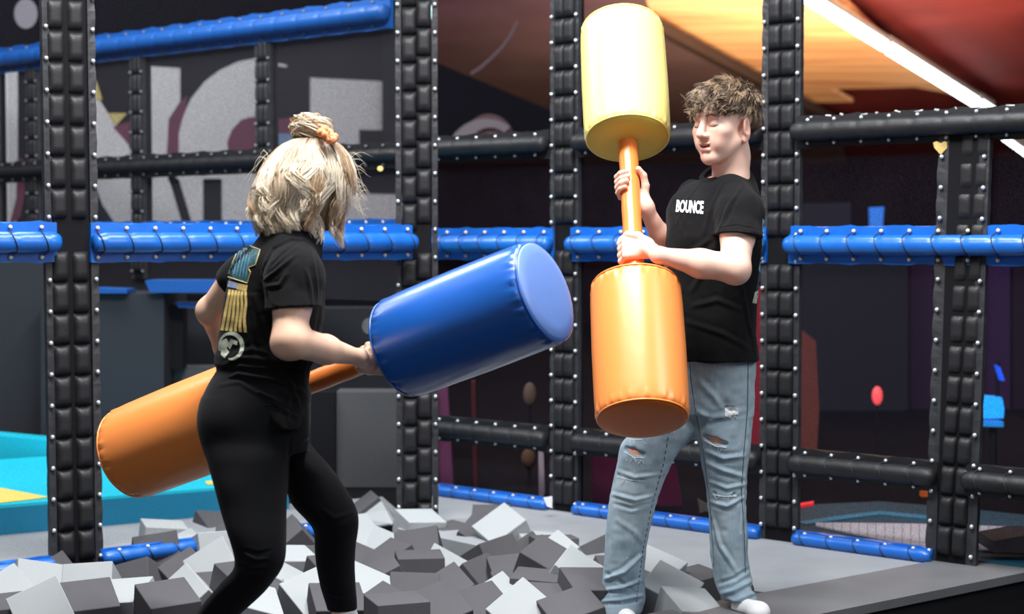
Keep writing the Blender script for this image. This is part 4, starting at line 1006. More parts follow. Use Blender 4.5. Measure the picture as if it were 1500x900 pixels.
# everything below a line that rises over the ears and drops at the nape
F.ell(HT(0, .11, -.020), np.array((.13, .092, .066))*HS, HR, .008, True)
for s_ in (-1, 1):
    F.ell(HT(s_*.10, .020, -.004), np.array((.052, .080, .048))*HS, HR, .008, True)
    F.ell(HT(s_*.10, -.025, -.025), np.array((.054, .050, .058))*HS, HR, .008, True)
cutl((0, 0, -.045), (0, 0, -1))
v, q = F.nets(); N = vnormals(v, q); L = ((v-HC) @ HR)/HS
ang = np.stack([L[:, 0]*1.0, L[:, 1]*.45+L[:, 2]*.2, L[:, 2]*.8], 1)
d = .0075*vnoise(ang, 70, 2)+.004*vnoise(ang, 150, 4)+.002
v = v+N*d[:, None]
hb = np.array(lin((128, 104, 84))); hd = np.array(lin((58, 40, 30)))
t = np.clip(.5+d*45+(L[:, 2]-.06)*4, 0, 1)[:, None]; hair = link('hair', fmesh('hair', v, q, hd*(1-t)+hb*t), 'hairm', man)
HB = bvh(v, q); paths = []; cols = []; rad = []
for i in range(3600):
    a = rs_.uniform(0, 2*PI); el = math.asin(rs_.uniform(-.15, 1)); dl = np.array((math.cos(el)*math.cos(a), math.cos(el)*math.sin(a), math.sin(el)))
    o = HT(0, -.01, .045); dw = HR @ dl; r = HB.ray_cast(Vector(o+dw*.3), Vector(-dw))
    if r[0] is None: continue
    p = np.array(r[0]); n = np.array(r[1]); l = ((p-HC) @ HR)/HS
    # flow: from the crown outwards, forward on top
    cr = np.array((0, -.05, .12)); fl = l-cr; fl[1] += .05; g = HR @ fl; g = g-n*g.dot(n); g /= np.linalg.norm(g)+1e-9
    side = np.cross(n, g); ln = rs_.uniform(.028, .050); ph = rs_.normal(0, .35)+1.1*math.sin(l[0]*60+l[1]*45)
    pts = [p-n*.004+g*ln*t_+n*(.0095*math.sin(min(1, t_*1.3)*PI*.75))*rs_.uniform(.5, 1.0)+side*ph*.007*math.sin(t_*2.4) for t_ in np.linspace(0, 1, 6)]
    br = np.clip(.45+.4*math.sin(l[0]*95+l[1]*70+2*math.sin(l[2]*80))+rs_.normal(0, .2), 0, 1); c = hd*(1-br)+np.array(lin((176, 152, 124)))*br
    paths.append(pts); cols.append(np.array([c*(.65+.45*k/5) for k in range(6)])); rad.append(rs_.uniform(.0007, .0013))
# fringe locks
for i in range(420):
    x = rs_.uniform(-.066, .066); p0 = HT(x*.9, .080-.25*x*x/.07, .078+rs_.uniform(-.012, .01)); p3 = HT(x*1.02+rs_.uniform(-.008, .008), .090-abs(x)**1.5*2.0, .051+rs_.uniform(-.005, .012)+abs(x)*.10)
    pts = [p0*(1-t_)+p3*t_+(HR @ np.array((0, 1, .3)))*.009*math.sin(t_*PI) for t_ in np.linspace(0, 1, 6)]
    br = rs_.uniform(0, .8); c = hd*(1-br)+np.array(lin((150, 126, 100)))*br
    paths.append(pts); cols.append(np.array([c]*6)); rad.append(rs_.uniform(.0009, .0016))
o = strands('hair_strands', paths, cols, rad, hair, 'hairm'); o['kind'] = 'stuff'
# t-shirt
F = Field((.24, 5.0, .78), (.90, 5.62, 1.50), .0034)
F.loft(man_torso, .01, sm=.012)
SLE = pt3(1081, 346, 5.135)
F.chain([pt3(1070, 282, 5.27), pt3(1084, 312, 5.185), SLE+np.array((0, -.015, -.03))], [.060, .071, .074], .03)
F.chain([pt3(1014, 284, 5.42), pt3(1002, 312, 5.42), pt3(1000, 345, 5.42)], [.048, .050, .048], .03)
sd = SLE-pt3(1086, 300, 5.21); sd /= np.linalg.norm(sd)
nrm = np.array((-.10, -.15, -1.0))
F.plane(SLE, nrm, .003, SLE-np.array((.10, .11, .12)), SLE+np.array((.075, .075, .06)))
# the cut above also trims the flank, so lay the flank back
F.loft([r for r in man_torso if r[0] > 300], .006, sm=.012)
F.cap(SLE+np.array((0, -.006, -.054)), SLE+np.array((0, -.006, -.09)), .063, .063, .003, True)
F.loft([(y, xl+4, xr-3, Z, b-.006) for y, xl, xr, Z, b in man_torso if y > 300], .006, sm=.012)
NK = pt3(1059, 252, 5.36); nf = HR[:, 1]*np.array((1, 1, 0)); nf /= np.linalg.norm(nf)
F.cap(NK+np.array((0, 0, .10)), NK+nf*.010+np.array((0, 0, .040)), .068, .066, .004, True)
F.ell(NK+nf*.052+np.array((0, 0, .036)), (.064, .064, .064), None, .006, True)
v, q = F.nets(); N = vnormals(v, q); B = bvh(v, q)
v = v+N*(.0028*vnoise(v*np.array((1, 1, .55)), 16, 3)+.0012*vnoise(v, 42, 4))[:, None]
for px, a, w in [([(1062, 262), (1042, 300), (1030, 345)], .004, .007), ([(1090, 268), (1068, 300), (1052, 340)], .004, .006), ([(1108, 290), (1113, 330)], .003, .006),
                 ([(1080, 290), (1062, 330)], -.003, .006), ([(1048, 345), (1010, 372), (985, 380)], .004, .008), ([(1050, 352), (1030, 400), (1010, 430)], .004, .009),
                 ([(1085, 410), (1096, 470), (1108, 522)], .006, .007), ([(1070, 420), (1082, 500)], .003, .008), ([(1000, 470), (1060, 490), (1100, 512)], .004, .008),
                 ([(1112, 360), (1105, 430)], -.004, .006), ([(985, 300), (1000, 345)], .003, .006), ([(1048, 336), (1080, 330), (1112, 338)], -.0025, .003), ([(1046, 342), (1080, 337), (1114, 346)], .002, .003),
                 ([(1010, 450), (1050, 440), (1090, 455)], .0035, .008), ([(1030, 262), (1005, 292), (990, 330)], .003, .006)]:
    v = crease(v, N, B, px, a, w)
tee = link('t_shirt', fmesh('t_shirt', v, q), 'tee', man); TB = bvh(v, q)
# ribbed collar
cpts = []
for i in range(33):
    a = 2*PI*i/32; d_ = np.array((math.cos(a), math.sin(a), 0)); cpts.append(NK+nf*.004+d_*.0665+np.array((0, 0, .004-.031*d_.dot(nf)+.004*d_[0])))
MB().tube(cpts, .0085, 8, False).build('collar', 'tee', tee, True)
# chest lettering
def lettering(txt, corners, m, name, parent, B, bold=.02):
    cu = bpy.data.curves.new('t', 'FONT'); cu.body = txt; cu.size = 1; cu.offset = bold; cu.resolution_u = 3
    ob = bpy.data.objects.new('t', cu); COL.objects.link(ob); dg = bpy.context.evaluated_depsgraph_get(); me = bpy.data.meshes.new_from_object(ob.evaluated_get(dg))
    bpy.data.objects.remove(ob); bm = bmesh.new(); bm.from_mesh(me); bpy.data.meshes.remove(me)
    xs = [v_.co.x for v_ in bm.verts]; ys = [v_.co.y for v_ in bm.verts]; x0, x1, y0, y1 = min(xs), max(xs), min(ys), max(ys)
    for i in range(1, 24):
        bmesh.ops.bisect_plane(bm, geom=bm.verts[:]+bm.edges[:]+bm.faces[:], plane_co=(x0+(x1-x0)*i/24, 0, 0), plane_no=(1, 0, 0))
    for vv in bm.verts:
        s_ = (vv.co.x-x0)/(x1-x0); t_ = (vv.co.y-y0)/(y1-y0)
        (ax, ay), (bx, by), (cx, cy), (dx, dy) = corners
        x = (ax*(1-s_)+bx*s_)*(1-t_)+(dx*(1-s_)+cx*s_)*t_; y = (ay*(1-s_)+by*s_)*(1-t_)+(dy*(1-s_)+cy*s_)*t_
        h, n = hit(B, x, y)
        if h is not None: vv.co = h+n*.0015
    me = bpy.data.meshes.new(name); bm.to_mesh(me); bm.free(); return link(name, me, m, parent)
lettering('BOUNCE', [(990, 311), (1030, 314), (1031, 295), (992, 293)], 'ptext', 'chest_lettering', tee, TB, .035)
decal(TB, [(1117, 320), (1123, 330), (1123, 362), (1120, 385), (1113, 400), (1111, 395), (1116, 370)], 'pblue', 'back_print', tee)
decal(TB, [(1113, 392), (1118, 390), (1112, 425), (1107, 428)], 'pteal', 'back_print', tee); decal(TB, [(1106, 428), (1112, 424), (1108, 445), (1102, 444)], 'ppale', 'back_print', tee)
# jeans
F = Field((.24, 5.05, -.02), (.88, 5.56, .92), .0032)
F.loft([(500, 1000, 1104, 5.32, .118), (540, 1000, 1104, 5.32, .118), (580, 990, 1103, 5.32, .112), (605, 985, 1101, 5.32, .10)], .02, sm=.01)
F.loft(legA, .018, sm=.012); F.loft(legB, .018, sm=.012)
F.plane(pt3(1085, 884, 5.2), (-.25, -.25, -1), .003, pt3(1030, 900, 5.1)-.1, pt3(1140, 850, 5.5)+.05)
F.cap(pt3(1088, 872, 5.27), pt3(1090, 905, 5.26), .043, .046, .004, True)
v, q = F.nets(); B = bvh(v, q)
rips = [((1033, 640), (1063, 651), .012, .006), ((916, 657), (941, 666), .013, .004), ((1045, 722), (1078, 724), .0045, .006), ((905, 696), (944, 703), .0035, .008), ((1064, 598), (1078, 603), .009, .004), ((918, 640), (940, 642), .002, .002)]
for a, c, r, _ in rips:
    p0, _n = hit(B, *a); p1, _n = hit(B, *c)
    if p0 and p1: F.cap(np.array(p0)+(0, .0, 0), np.array(p1), r*.72, r*.72, .004, True); F.cap((np.array(p0)+p1)/2-(0, 0, .0), (np.array(p0)+p1)/2+(0, .004, 0), r, r, .006, True)
v, q = F.nets(); N = vnormals(v, q)
v = v+N*(.0026*vnoise(v*np.array((1, 1, 1.3)), 14, 6)+.0014*vnoise(v*np.array((1, 1, 1.6)), 38, 7))[:, None]
for px, a, w in [([(885, 850), (915, 838), (942, 812)], .011, .007), ([(880, 866), (910, 862), (942, 850)], .009, .006), ([(878, 882), (910, 880), (944, 872)], .008, .006), ([(884, 838), (905, 850), (930, 868)], -.005, .006),
                 ([(895, 724), (930, 733), (960, 726)], .006, .006), ([(897, 738), (925, 745), (955, 737)], -.005, .006), ([(903, 690), (930, 700), (970, 695)], .005, .006), ([(900, 760), (930, 780), (945, 800)], .003, .008),
                 ([(1050, 872), (1075, 866), (1104, 850)], .009, .007), ([(1054, 886), (1080, 880), (1108, 868)], .008, .006), ([(1050, 856), (1076, 848), (1100, 832)], -.005, .006), ([(1042, 750), (1055, 800), (1080, 840)], .006, .007),
                 ([(1030, 660), (1060, 672), (1092, 668)], .006, .007), ([(1034, 678), (1060, 690), (1092, 700)], .005, .007), ([(1038, 706), (1065, 716), (1093, 710)], .005, .006), ([(1040, 735), (1065, 742), (1092, 728)], .006, .006),
                 ([(1012, 545), (1040, 575), (1060, 600)], .004, .009), ([(1018, 600), (1040, 615), (1095, 600)], .004, .009), ([(1098, 560), (1096, 640)], .003, .005), ([(1095, 660), (1085, 780), (1090, 840)], .003, .005)]:
    v = crease(v, N, B, px, a, w)
n1 = vnoise(v, 7, 11); n2 = vnoise(v, 40, 12); n3 = vnoise(v*np.array((1, 1, .3)), 160, 13)
cN = vnormals(v, q); faceon = np.clip(-cN[:, 1], 0, 1)
base = np.array(lin((122, 146, 162))); lt = np.array(lin((186, 204, 214))); dk = np.array(lin((66, 86, 106)))
# worn pale down the front of each leg (wash of the denim itself), darker at seams and hems
px = np.array([project(p) for p in v[::1]]) if len(v) < 1 else None
xc = (v[:, 0]); wear = np.clip(.5+.35*n1+.22*n2+.10*n3, 0, 1)
c = base*(1-wear[:, None])+lt*wear[:, None]
hem = np.clip((.10-v[:, 2])/.06, 0, 1)*.35+np.clip(.3-v[:, 2]*10, 0, 1)*0; c = c*(1-hem[:, None])+dk*hem[:, None]
sp_ = (vnoise(v, 120, 15) > .86)[:, None]*.5; c = c*(1-sp_)+np.array((.8, .85, .86))*sp_
jeans = link('jeans', fmesh('jeans', v, q, c), 'denim', man); JB = bvh(v, q)
def lineon(B, px, r, name, m, parent, off=.001, dash=None, n=10):
    pts = [p for p in polyhit(B, px, n)]
    if len(pts) < 2: return
    b = MB()
    cam0 = np.array((0, 0, CAMZ))
    pts = [p+(cam0-p)/np.linalg.norm(cam0-p)*off for p in pts]
    if dash:
        for i in range(0, len(pts)-1, 2): b.tube([pts[i], pts[i+1]], r, 4)
    else: b.tube(pts, r, 5)
    return b.build(name, m, parent)
lineon(JB, [(984, 612), (972, 680), (955, 740), (943, 800), (936, 850), (932, 885)], .0016, 'seam_stitch', 'stitch', jeans, dash=1, n=14)
lineon(JB, [(1096, 530), (1095, 600), (1090, 660), (1086, 720), (1090, 780), (1092, 840)], .0013, 'seam_stitch', 'stitch', jeans, n=10)
lineon(JB, [(1010, 525), (1012, 560), (1020, 610), (1030, 660), (1040, 740), (1046, 830)], .0010, 'seam_stitch', 'stitch', jeans, n=8)
for (a, c_, r, am) in rips:
    for k in range(5 if r > .004 else 3):
        t = rs_.uniform(0, 1); x = a[0]+(c_[0]-a[0])*t; y = a[1]+(c_[1]-a[1])*t
        y2 = y+(r*450+3); lineon(JB, [(x, y2), (x+rs_.uniform(-8, 8), y2+rs_.uniform(3, 9))], .0007, 'frayed_thread', 'thread', jeans, .002, n=3)
    lineon(JB, [(a[0]-1, a[1]+r*300+2), ((a[0]+c_[0])/2, (a[1]+c_[1])/2+r*470+3), (c_[0]+1, c_[1]+r*280+2)], .0012, 'frayed_edge', 'thread', jeans, .001, n=8)
decal(JB, [(1062, 597), (1070, 595), (1081, 598), (1082, 608), (1074, 606), (1070, 612), (1062, 610)], 'thread', 'frayed_patch', jeans, .0015)
# socks
F = Field(pt3(1050, 910, 5.1)-.05, pt3(1130, 870, 5.4)+.08, .003)
F.chain([pt3(1088, 878, 5.28), pt3(1090, 889, 5.27)], [.036, .038], .02); F.cap(pt3(1086, 891, 5.24), pt3(1113, 895, 5.15), .033, .028, .02); F.ell(pt3(1110, 897, 5.15), (.035, .04, .024), None, .02)
F.plane((0, 0, .006), (0, 0, -1), .002)
v, q = F.nets(); link('sock', fmesh('sock', v, q), 'sock', man)
F = Field(pt3(870, 930, 5.1)-.06, pt3(960, 880, 5.4)+.08, .003)
F.chain([pt3(912, 885, 5.29), pt3(912, 898, 5.27)], [.036, .038], .02); F.cap(pt3(914, 903, 5.26), pt3(926, 916, 5.13), .034, .028, .02)
F.plane((0, 0, -.006), (0, 0, -1), .002)
v, q = F.nets(); link('sock', fmesh('sock', v, q), 'sock', man)
# ============================================================ THE WOMAN
wo = empty('person', P(400, 935, 4.4), 'person with blond bun, black t-shirt and black leggings, seen from behind', 'person')
SKW = np.array(lin((232, 190, 164)))
WC = pt3(455, 268, 4.34); WR = frame(-128, 4, 0); WS = 1.0
F, WT = head_field(WC, WR, WS, .0024, False)
v, q = F.nets(); c, l = face_paint(v, WC, WR, WS, SKW, (.3, .2, .12), male=False); parts = [(v, q, c)]
wax = np.array((WA1-WA0).normalized()); e2 = vd-wax*vd.dot(wax); e2 /= np.linalg.norm(e2); e1 = np.cross(e2, wax); e1 = e1 if e1[2] > 0 else -e1
# near arm and hand
HN = shaft_at(WA0, WA1, x=555)
SW = pt3(432, 392, 4.20); EW = pt3(424, 498, 4.12); WW = pt3(527, 524, 4.36)
lo = np.minimum.reduce([HN-.09, EW-.07, SW-.07]); hi = np.maximum.reduce([HN+.09, EW+.07, WW+.07, SW+.07])
F = Field(lo, hi, .0027)
grip(F, HN, wax, e1, e2, (.030, .010, -.009, -.028), (60, 20, -25, -65, -95), .0088, palm=(lambda h: (100, h*.6-.022, .050), .015),
     thumb=[(120, -.02, .048, .014), (150, .010, .046, .0125), (185, .03, .043, .0105), (215, .036, .040, .009)])
F.cap(WW, HN-wax*.015+e2*.050, .0205, .020, .02)
F.chain([WW, WW*.5+EW*.5+np.array((0, 0, -.002)), EW+np.array((.012, 0, -.004))], [.0195, .036, .042], .02)
F.ell(EW+np.array((-.006, 0, -.014)), (.040, .036, .036), None, .02)
F.chain([EW, EW*.5+SW*.5, SW], [.044, .0475, .052], .02)
v, q = F.nets(); parts.append((v, q, skin_col(v, SKW, 15)))
# far arm
S2 = pt3(352, 402, 4.42); E2 = pt3(308, 456, 4.50); W2 = pt3(352, 560, 4.66); H2 = shaft_at(WA0, WA1, x=402)
lo = np.minimum.reduce([H2-.09, E2-.06, S2-.06]); hi = np.maximum.reduce([H2+.09, E2+.06, W2+.06, S2+.07])
F = Field(lo, hi, .003)
grip(F, H2, wax, e1, e2, (.030, .010, -.009, -.028), (240, 200, 160, 120, 90), .0088, palm=(lambda h: (280, h*.6-.022, .050), .015))
F.cap(W2, H2-wax*.015-e2*.045, .0205, .022, .02)
F.chain([W2, W2*.5+E2*.5, E2], [.0205, .031, .033], .02); F.ell(E2+np.array((-.004, 0, 0)), (.030, .03, .034), None, .02); F.chain([E2, S2], [.034, .046], .02)
v, q = F.nets(); parts.append((v, q, skin_col(v, SKW, 16)))
w_torso = [(328, 396, 470, 4.36, .062), (336, 388, 474, 4.36, .078), (348, 379, 474, 4.35, .095), (362, 369, 472, 4.34, .105), (380, 352, 472, 4.33, .108), (400, 340, 474, 4.33, .108), (430, 331, 475, 4.33, .108), (470, 325, 473, 4.33, .108), (500, 321, 468, 4.33, .105), (530, 319, 458, 4.33, .105)]
w_low = [(520, 319, 460, 4.33, .106), (545, 317, 454, 4.33, .108), (562, 317, 452, 4.33, .110), (575, 330, 455, 4.33, .112), (592, 352, 454, 4.33, .112), (608, 385, 450, 4.32, .110), (625, 412, 442, 4.30, .10)]
w_hip = [(535, 322, 448, 4.33, .105), (560, 308, 450, 4.33, .115), (590, 299, 455, 4.33, .12), (620, 296, 455, 4.33, .12), (645, 297, 452, 4.33, .115), (660, 300, 450, 4.34, .10)]
w_legN = [(590, 304, 405, 4.32, .085), (630, 299, 424, 4.31, .10), (660, 301, 424, 4.29, .108), (700, 311, 422, 4.27, .10), (740, 322, 420, 4.25, .09), (775, 332, 419, 4.23, .082), (800, 340, 419, 4.22, .075), (820, 345, 418, 4.22, .070), (836, 342, 412, 4.23, .066), (852, 326, 400, 4.25, .062), (870, 309, 386, 4.28, .06), (900, 287, 352, 4.33, .055), (940, 262, 318, 4.40, .045), (975, 244, 288, 4.46, .036)]
w_legF = [(605, 370, 425, 4.42, .07), (640, 385, 446, 4.44, .09), (660, 396, 460, 4.45, .092), (680, 406, 478, 4.45, .09), (700, 414, 494, 4.46, .085), (720, 421, 508, 4.46, .08), (740, 428, 520, 4.46, .075), (757, 446, 526, 4.46, .07), (776, 461, 525, 4.47, .064), (800, 461, 521, 4.49, .062), (830, 463, 520, 4.51, .060), (860, 470, 521, 4.53, .052), (884, 477, 523, 4.55, .042), (893, 480, 523, 4.555, .040)]
F = Field((-.98, 4.0, -.12), (-.36, 4.72, 1.30), .007)
i2 = lambda rows, d: [(y, xl+d*560, xr-d*560, Z, b-d) for y, xl, xr, Z, b in rows]
F.loft(i2(w_torso[2:], .016), .02); F.loft(i2(w_hip, .008), .02); F.loft(i2(w_legN, .006), .02); F.loft(i2(w_legF, .006), .02)
F.chain([pt3(425, 385, 4.24), pt3(428, 360, 4.34), pt3(368, 395, 4.42)], [.045, .05, .04], .03); F.chain([pt3(502, 880, 4.54), pt3(504, 920, 4.55)], [.024, .026], .02)
v, q = F.nets(); parts.append((v, q, skin_col(v, SKW, 18)))
V, Q, C = merge(parts); link('body', fmesh('body', V, Q, C), 'skin', wo)
# leggings
F = Field((-1.0, 3.98, -.10), (-.36, 4.72, .86), .0036)
F.loft(w_hip, .02, sm=.015); F.loft(w_legN, .022, sm=.018); F.loft(w_legF, .022, sm=.018)
F.ell(pt3(345, 612, 4.30), (.085, .10, .085), None, .05)
v, q = F.nets(); N = vnormals(v, q); B = bvh(v, q)
v = v+N*(.0012*vnoise(v, 18, 3))[:, None]
for px, a, w in [([(358, 812), (375, 820), (395, 818)], .005, .004), ([(352, 822), (372, 832), (392, 830)], .005, .004), ([(350, 834), (368, 842), (384, 838)], .004, .004), ([(356, 806), (378, 812), (400, 806)], -.003, .004),
                 ([(420, 660), (440, 652), (452, 645)], .003, .005), ([(425, 640), (422, 680), (421, 730)], -.003, .006), ([(470, 745), (490, 760), (520, 750)], .002, .006), ([(318, 565), (350, 560), (400, 590)], .002, .005), ([(480, 870), (500, 876), (520, 872)], .003, .004)]:
    v = crease(v, N, B, px, a, w)
link('leggings', fmesh('leggings', v, q), 'legging', wo)
# socks
F = Field(pt3(460, 960, 4.4)-.06, pt3(560, 880, 4.6)+.08, .0035)
F.chain([pt3(502, 874, 4.55), pt3(506, 915, 4.55)], [.030, .040], .02); F.cap(pt3(506, 920, 4.55), pt3(545, 932, 4.62), .036, .028, .02)
v, q = F.nets(); link('sock', fmesh('sock', v, q), 'sock', wo)
F = Field(pt3(210, 1010, 4.4)-.08, pt3(300, 950, 4.6)+.08, .004)
F.chain([pt3(265, 968, 4.46), pt3(262, 985, 4.48)], [.034, .036], .02); F.cap(pt3(262, 990, 4.48), pt3(300, 1000, 4.56), .036, .028, .02)
v, q = F.nets(); link('sock', fmesh('sock', v, q), 'sock', wo)
# t-shirt
F = Field((-.86, 4.02, .62), (-.40, 4.60, 1.30), .0033)
F.loft(w_torso, .012, sm=.012); F.loft(w_low, .02, sm=.008)
SL = pt3(430, 452, 4.15)
F.chain([pt3(428, 372, 4.26), pt3(432, 405, 4.20), SL+np.array((0, 0, -.03))], [.060, .071, .070], .035)
F.plane(SL, (.06, -.1, -1), .003, SL-np.array((.10, .10, .10)), SL+np.array((.10, .085, .05)))
F.loft([r for r in w_torso if r[0] > 400], .006, sm=.012)
F.cap(SL+np.array((0, 0, -.052)), SL+np.array((0, 0, -.09)), .062, .062, .003, True)
F.loft([(y, xl+3, xr-2, Z, b-.008) for y, xl, xr, Z, b in w_torso if y > 400], .006, sm=.012)
F.chain([pt3(368, 385, 4.41), pt3(349, 408, 4.43), pt3(330, 424, 4.46)], [.046, .048, .046], .03)
F.plane(pt3(338, 412, 4.45), np.array(E2-S2), .003, pt3(300, 470, 4.3)-.02, pt3(358, 390, 4.6)+.02)
WN = WT(0, -.045, -.12)
F.cap(WN+np.array((0, 0, .06)), WN+np.array((.004, .004, -.012)), .054, .046, .004, True)
v, q = F.nets(); N = vnormals(v, q); B = bvh(v, q)
v = v+N*(.0030*vnoise(v*np.array((1, 1, .6)), 15, 23)+.0014*vnoise(v, 40, 24))[:, None]
for px, a, w in [([(448, 350), (425, 350), (400, 365), (388, 388), (384, 402)], .007, .006), ([(440, 352), (415, 372), (396, 392)], -.004, .005), ([(386, 412), (405, 398), (435, 372)], .006, .005), ([(388, 420), (410, 418), (420, 400)], .006, .005), ([(384, 405), (392, 430), (396, 450)], -.006, .006),
                 ([(455, 360), (462, 400), (466, 440)], .004, .005), ([(448, 392), (454, 420), (458, 450)], .005, .005), ([(395, 448), (425, 455), (455, 448)], -.0025, .003), ([(372, 430), (385, 470), (398, 510)], .005, .008), ([(365, 450), (372, 500), (385, 530)], -.004, .007),
                 ([(325, 545), (350, 530), (400, 535), (440, 545)], -.007, .006), ([(322, 560), (350, 548), (400, 556), (448, 575)], .008, .007), ([(350, 580), (380, 575), (430, 600)], .007, .007), ([(370, 598), (400, 592), (436, 612)], .006, .006), ([(395, 520), (425, 560), (440, 600)], .006, .007),
                 ([(340, 520), (370, 512), (400, 520)], .004, .006), ([(470, 450), (462, 500), (448, 550)], -.004, .007), ([(400, 470), (395, 500), (420, 545)], -.005, .008), ([(430, 560), (420, 600), (425, 625)], .006, .006)]:
    v = crease(v, N, B, px, a, w)
wtee = link('t_shirt', fmesh('t_shirt', v, q), 'tee', wo); B = bvh(v, q)
# back print
decal(B, [(357, 357), (379, 365), (381, 369), (374, 388), (364, 392), (366, 398), (362, 415), (336, 406), (334, 400), (342, 380), (341, 384)], 'pteal', 'print_patch', wtee)
for px in ([(357, 357), (381, 366), (374, 388), (364, 392)], [(364, 394), (367, 399), (362, 415)], [(334, 406), (362, 415)], [(357, 357), (347, 370), (340, 386)]):
    lineon(B, px, .0013, 'print_outline', 'pgold', wtee, .0015, n=8)
for k in range(5): lineon(B, [(350+k*4, 368+k*1.5), (346+k*4, 385+k*1.5), (342+k*4.5, 402+k*1.5)], .0006, 'print_line', 'pblue', wtee, .0018, n=6)
decal(B, [(333, 411), (348, 415), (347, 423), (332, 420)], 'plilac', 'print_band', wtee); decal(B, [(348, 415), (363, 418), (361, 427), (347, 424)], 'pgold', 'print_band', wtee)
for k in range(6):
    x0 = 335+k*4.6; x1 = 323+k*6.6; w0 = 3.6; w1 = 4.6; wv = [(x0, 424+k*.5)]; R_ = [(x0+w0, 424.5+k*.5)]
    for t in np.linspace(.15, 1, 8):
        xx = x0+(x1-x0)*t+1.0*math.sin(t*9+k)*(k/5); yy = 424+60*t+k*.6*t; wv.append((xx, yy)); R_.append((xx+w0+(w1-w0)*t, yy+.5))
    decal(B, wv+R_[::-1], 'pgold', 'print_strand', wtee)
ring = arc(339, 507, 19, 200, -100, 22, 21); inn = arc(337, 508, 15, -100, 200, 22, 17)
decal(B, ring+inn, 'ppale', 'print_emblem', wtee)
decal(B, [(322, 500), (332, 496), (336, 504), (332, 510), (336, 516), (329, 525), (324, 520)], 'ppale', 'print_emblem', wtee)
decal(B, [(338, 497), (348, 500), (347, 506), (341, 504), (337, 512), (333, 507)], 'ppale', 'print_emblem', wtee)
# hair: cap, long wavy strands, bun, scrunchie
hprof = [(198, 446, 474, 4.33, .022), (205, 428, 488, 4.33, .046), (215, 411, 502, 4.33, .070), (230, 397, 514, 4.34, .090), (250, 384, 520, 4.34, .104), (275, 375, 520, 4.34, .110), (300, 372, 513, 4.34, .106), (322, 376, 503, 4.34, .098), (336, 384, 496, 4.34, .088)]
F = Field(WC-.20, WC+.20, .003)
F.loft(hprof, .012, infl=-.006)
face_c = WT(0, .125, -.03); F.ell(face_c, np.array((.085, .062, .10)), WR, .02, True)
v, q = F.nets(); N = vnormals(v, q); tie = pt3(459, 203, 4.33)
rel = v-tie; phi = np.arctan2(rel[:, 1], rel[:, 0]); nn = np.stack([np.cos(phi)*.3, np.sin(phi)*.3, rel[:, 2]*.12], 1)
d = .006*vnoise(nn, 40, 5)+.004*vnoise(nn, 110, 6)
v = v+N*d[:, None]
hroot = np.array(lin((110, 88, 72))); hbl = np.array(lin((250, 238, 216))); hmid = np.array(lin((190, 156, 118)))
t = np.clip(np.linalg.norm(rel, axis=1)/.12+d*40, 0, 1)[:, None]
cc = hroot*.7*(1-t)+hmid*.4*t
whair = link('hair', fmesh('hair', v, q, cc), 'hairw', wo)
rs2 = np.random.RandomState(11); paths = []; cols = []; rad = []
HP = np.array([(y, (a+b_)/2, (b_-a)/2, Z, dp) for y, a, b_, Z, dp in hprof]+[(350, 442, 52, 4.34, .082), (372, 446, 46, 4.34, .078)])
fw = WR[:, 1].copy(); fw[2] = 0; fw /= np.linalg.norm(fw)
NL = 95
for lk in range(NL):
    ph0 = rs2.uniform(0, 2*PI); dirn = np.array((math.cos(ph0), math.sin(ph0), 0)); fd = dirn.dot(fw)
    if fd > .75: continue
    lay = rs2.uniform(0, 1); yend = (330+22*rs2.rand()) if lay < .7 else rs2.uniform(285, 325)
    if ph0 > PI and math.cos(ph0) > .15: yend += rs2.uniform(0, 14)
    tone = rs2.choice([0, .1, .5, .85, 1, 1]); wph = rs2.uniform(0, 6.28); wfq = rs2.uniform(7, 11); wam = rs2.uniform(.08, .24); sw = rs2.uniform(-.25, .22); fl = rs2.uniform(-.004, .026); outw = rs2.uniform(-.03, .09)
    for m_i in range(34):
        dphi = rs2.normal(0, .085); r_off = rs2.uniform(-.01, .05)+outw; K = 18; pts = []; ye = yend+rs2.uniform(-12, 6); ph_i = rs2.uniform(-.4, .4)
        for k in range(K):
            t_ = k/(K-1); y = 203+(ye-203)*(1-(1-t_)**1.15)
            cx, hw, Zc, dp = [np.interp(y, HP[:, 0], HP[:, c]) for c in (1, 2, 3, 4)]
            a = ph0+dphi*(1-.55*t_**2)*(.35+.65*min(1, t_*3))+sw*t_*t_+wam*math.sin(wfq*t_+wph+ph_i)*t_
            sc = 1+r_off*(.3+.7*t_)+.035*math.cos(wfq*t_+wph)*t_
            p = pt3(cx, y, Zc); p = p+np.array((math.cos(a)*hw*Zc/FPX*sc, math.sin(a)*dp*sc, 0))
            if t_ > .8: p = p+np.array((math.cos(a), math.sin(a), .3))*fl*(t_-.8)*5
            pts.append(p)
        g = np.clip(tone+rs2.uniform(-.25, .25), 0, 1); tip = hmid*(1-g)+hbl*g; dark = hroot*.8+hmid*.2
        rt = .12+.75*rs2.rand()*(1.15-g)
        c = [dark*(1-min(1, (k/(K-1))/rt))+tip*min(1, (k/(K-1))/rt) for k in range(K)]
        paths.append(pts); cols.append(np.clip(np.array(c), 0, 1)); rad.append(rs2.uniform(.0009, .0019))
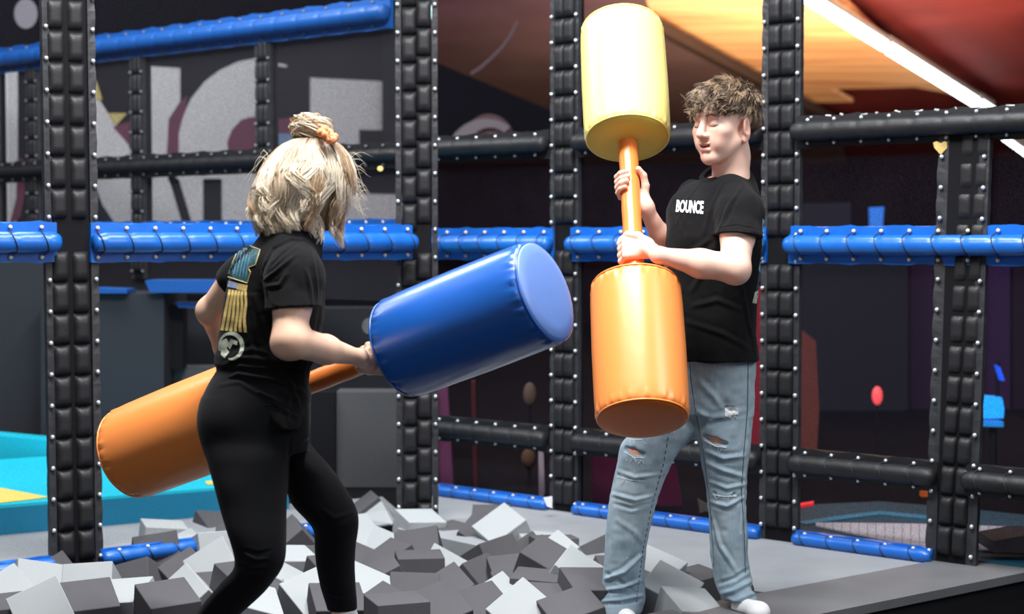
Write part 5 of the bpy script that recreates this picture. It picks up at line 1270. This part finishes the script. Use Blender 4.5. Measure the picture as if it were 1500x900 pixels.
for i in range(60): # fly-aways
    s_ = 1 if rs2.rand() < .7 else -1; x, y = (rs2.uniform(508, 520), rs2.uniform(225, 300)) if s_ > 0 else (rs2.uniform(375, 395), rs2.uniform(225, 340))
    p = pt3(x, y, 4.33+rs2.uniform(-.04, .06)); ln = rs2.uniform(.02, .05); dr = np.array((s_*1.0, 0, rs2.uniform(-.9, .5))); b_ = rs2.uniform(-.02, .02)
    paths.append([p+dr*ln*t_+np.array((0, 0, -.02*t_*t_+b_*math.sin(t_*5))) for t_ in np.linspace(-.3, 1, 8)]); cols.append(np.array([hbl]*8)); rad.append(.0005)
o = strands('hair_strands', paths, cols, rad, whair, 'hairw'); o['kind'] = 'stuff'
paths = []; cols = []; rad = []; bc = pt3(457, 190, 4.33)
for i in range(700):
    tl = rs2.uniform(-.5, .5); R0 = rs2.uniform(.022, .039); n_ = rs2.uniform(0, 6.28); tl = rs2.uniform(.1, 1.3); ax3 = Vector((math.sin(n_)*tl, math.cos(n_)*tl, 1)).normalized(); u = ax3.orthogonal().normalized(); w = ax3.cross(u)
    a0 = rs2.uniform(0, 6.28); sp2 = rs2.uniform(2.0, 4.2); h = rs2.uniform(-.018, .018)
    pts = [bc+np.array((u*math.cos(a0+sp2*t_)+w*math.sin(a0+sp2*t_))*(R0+.007*math.sin(3*t_+n_)))*np.array((1.3, 1, 1))+np.array(ax3)*(h+.012*math.sin(2.2*t_+a0)) for t_ in np.linspace(0, 1, 12)]
    g = rs2.uniform(0, 1); c = hbl*(.7+.4*g) if g > .3 else hmid*(.9+.4*g)
    paths.append(pts); cols.append(np.clip(np.array([c]*12), 0, 1)); rad.append(rs2.uniform(.001, .0022))
bun = strands('bun_strands', paths, cols, rad, whair, 'hairw'); bun['kind'] = 'stuff'
b = MB(); b.ball(bc, .030, 14, 10); b.build('bun_core', mat('bun core', tuple(hmid), .6), whair, True)
b = MB(); sc = pt3(480, 198, 4.27); pts = []; rr = []
for i in range(49):
    a = 2*PI*i/48; pts.append(sc+np.array((math.cos(a)*.017, math.sin(a)*.018, -.010*math.cos(a)+.008*math.sin(a)+.003*math.sin(a*6)))); rr.append(.0095*(1+.35*math.sin(a*9)))
b.tube(pts, rr, 10, False); b.build('scrunchie', 'peach', whair, True)
# padded beam carrying the woman, just below the frame
e = empty('padded_beam', P(400, 1000, 4.45), 'grey padded beam under the feet of the woman', 'beam')
zt = 1.2-583*4.5/2400
MB().box((-.60, 4.52, zt-.19), (.42, .13, .14)).build('beam_pad', 'kerb', e)
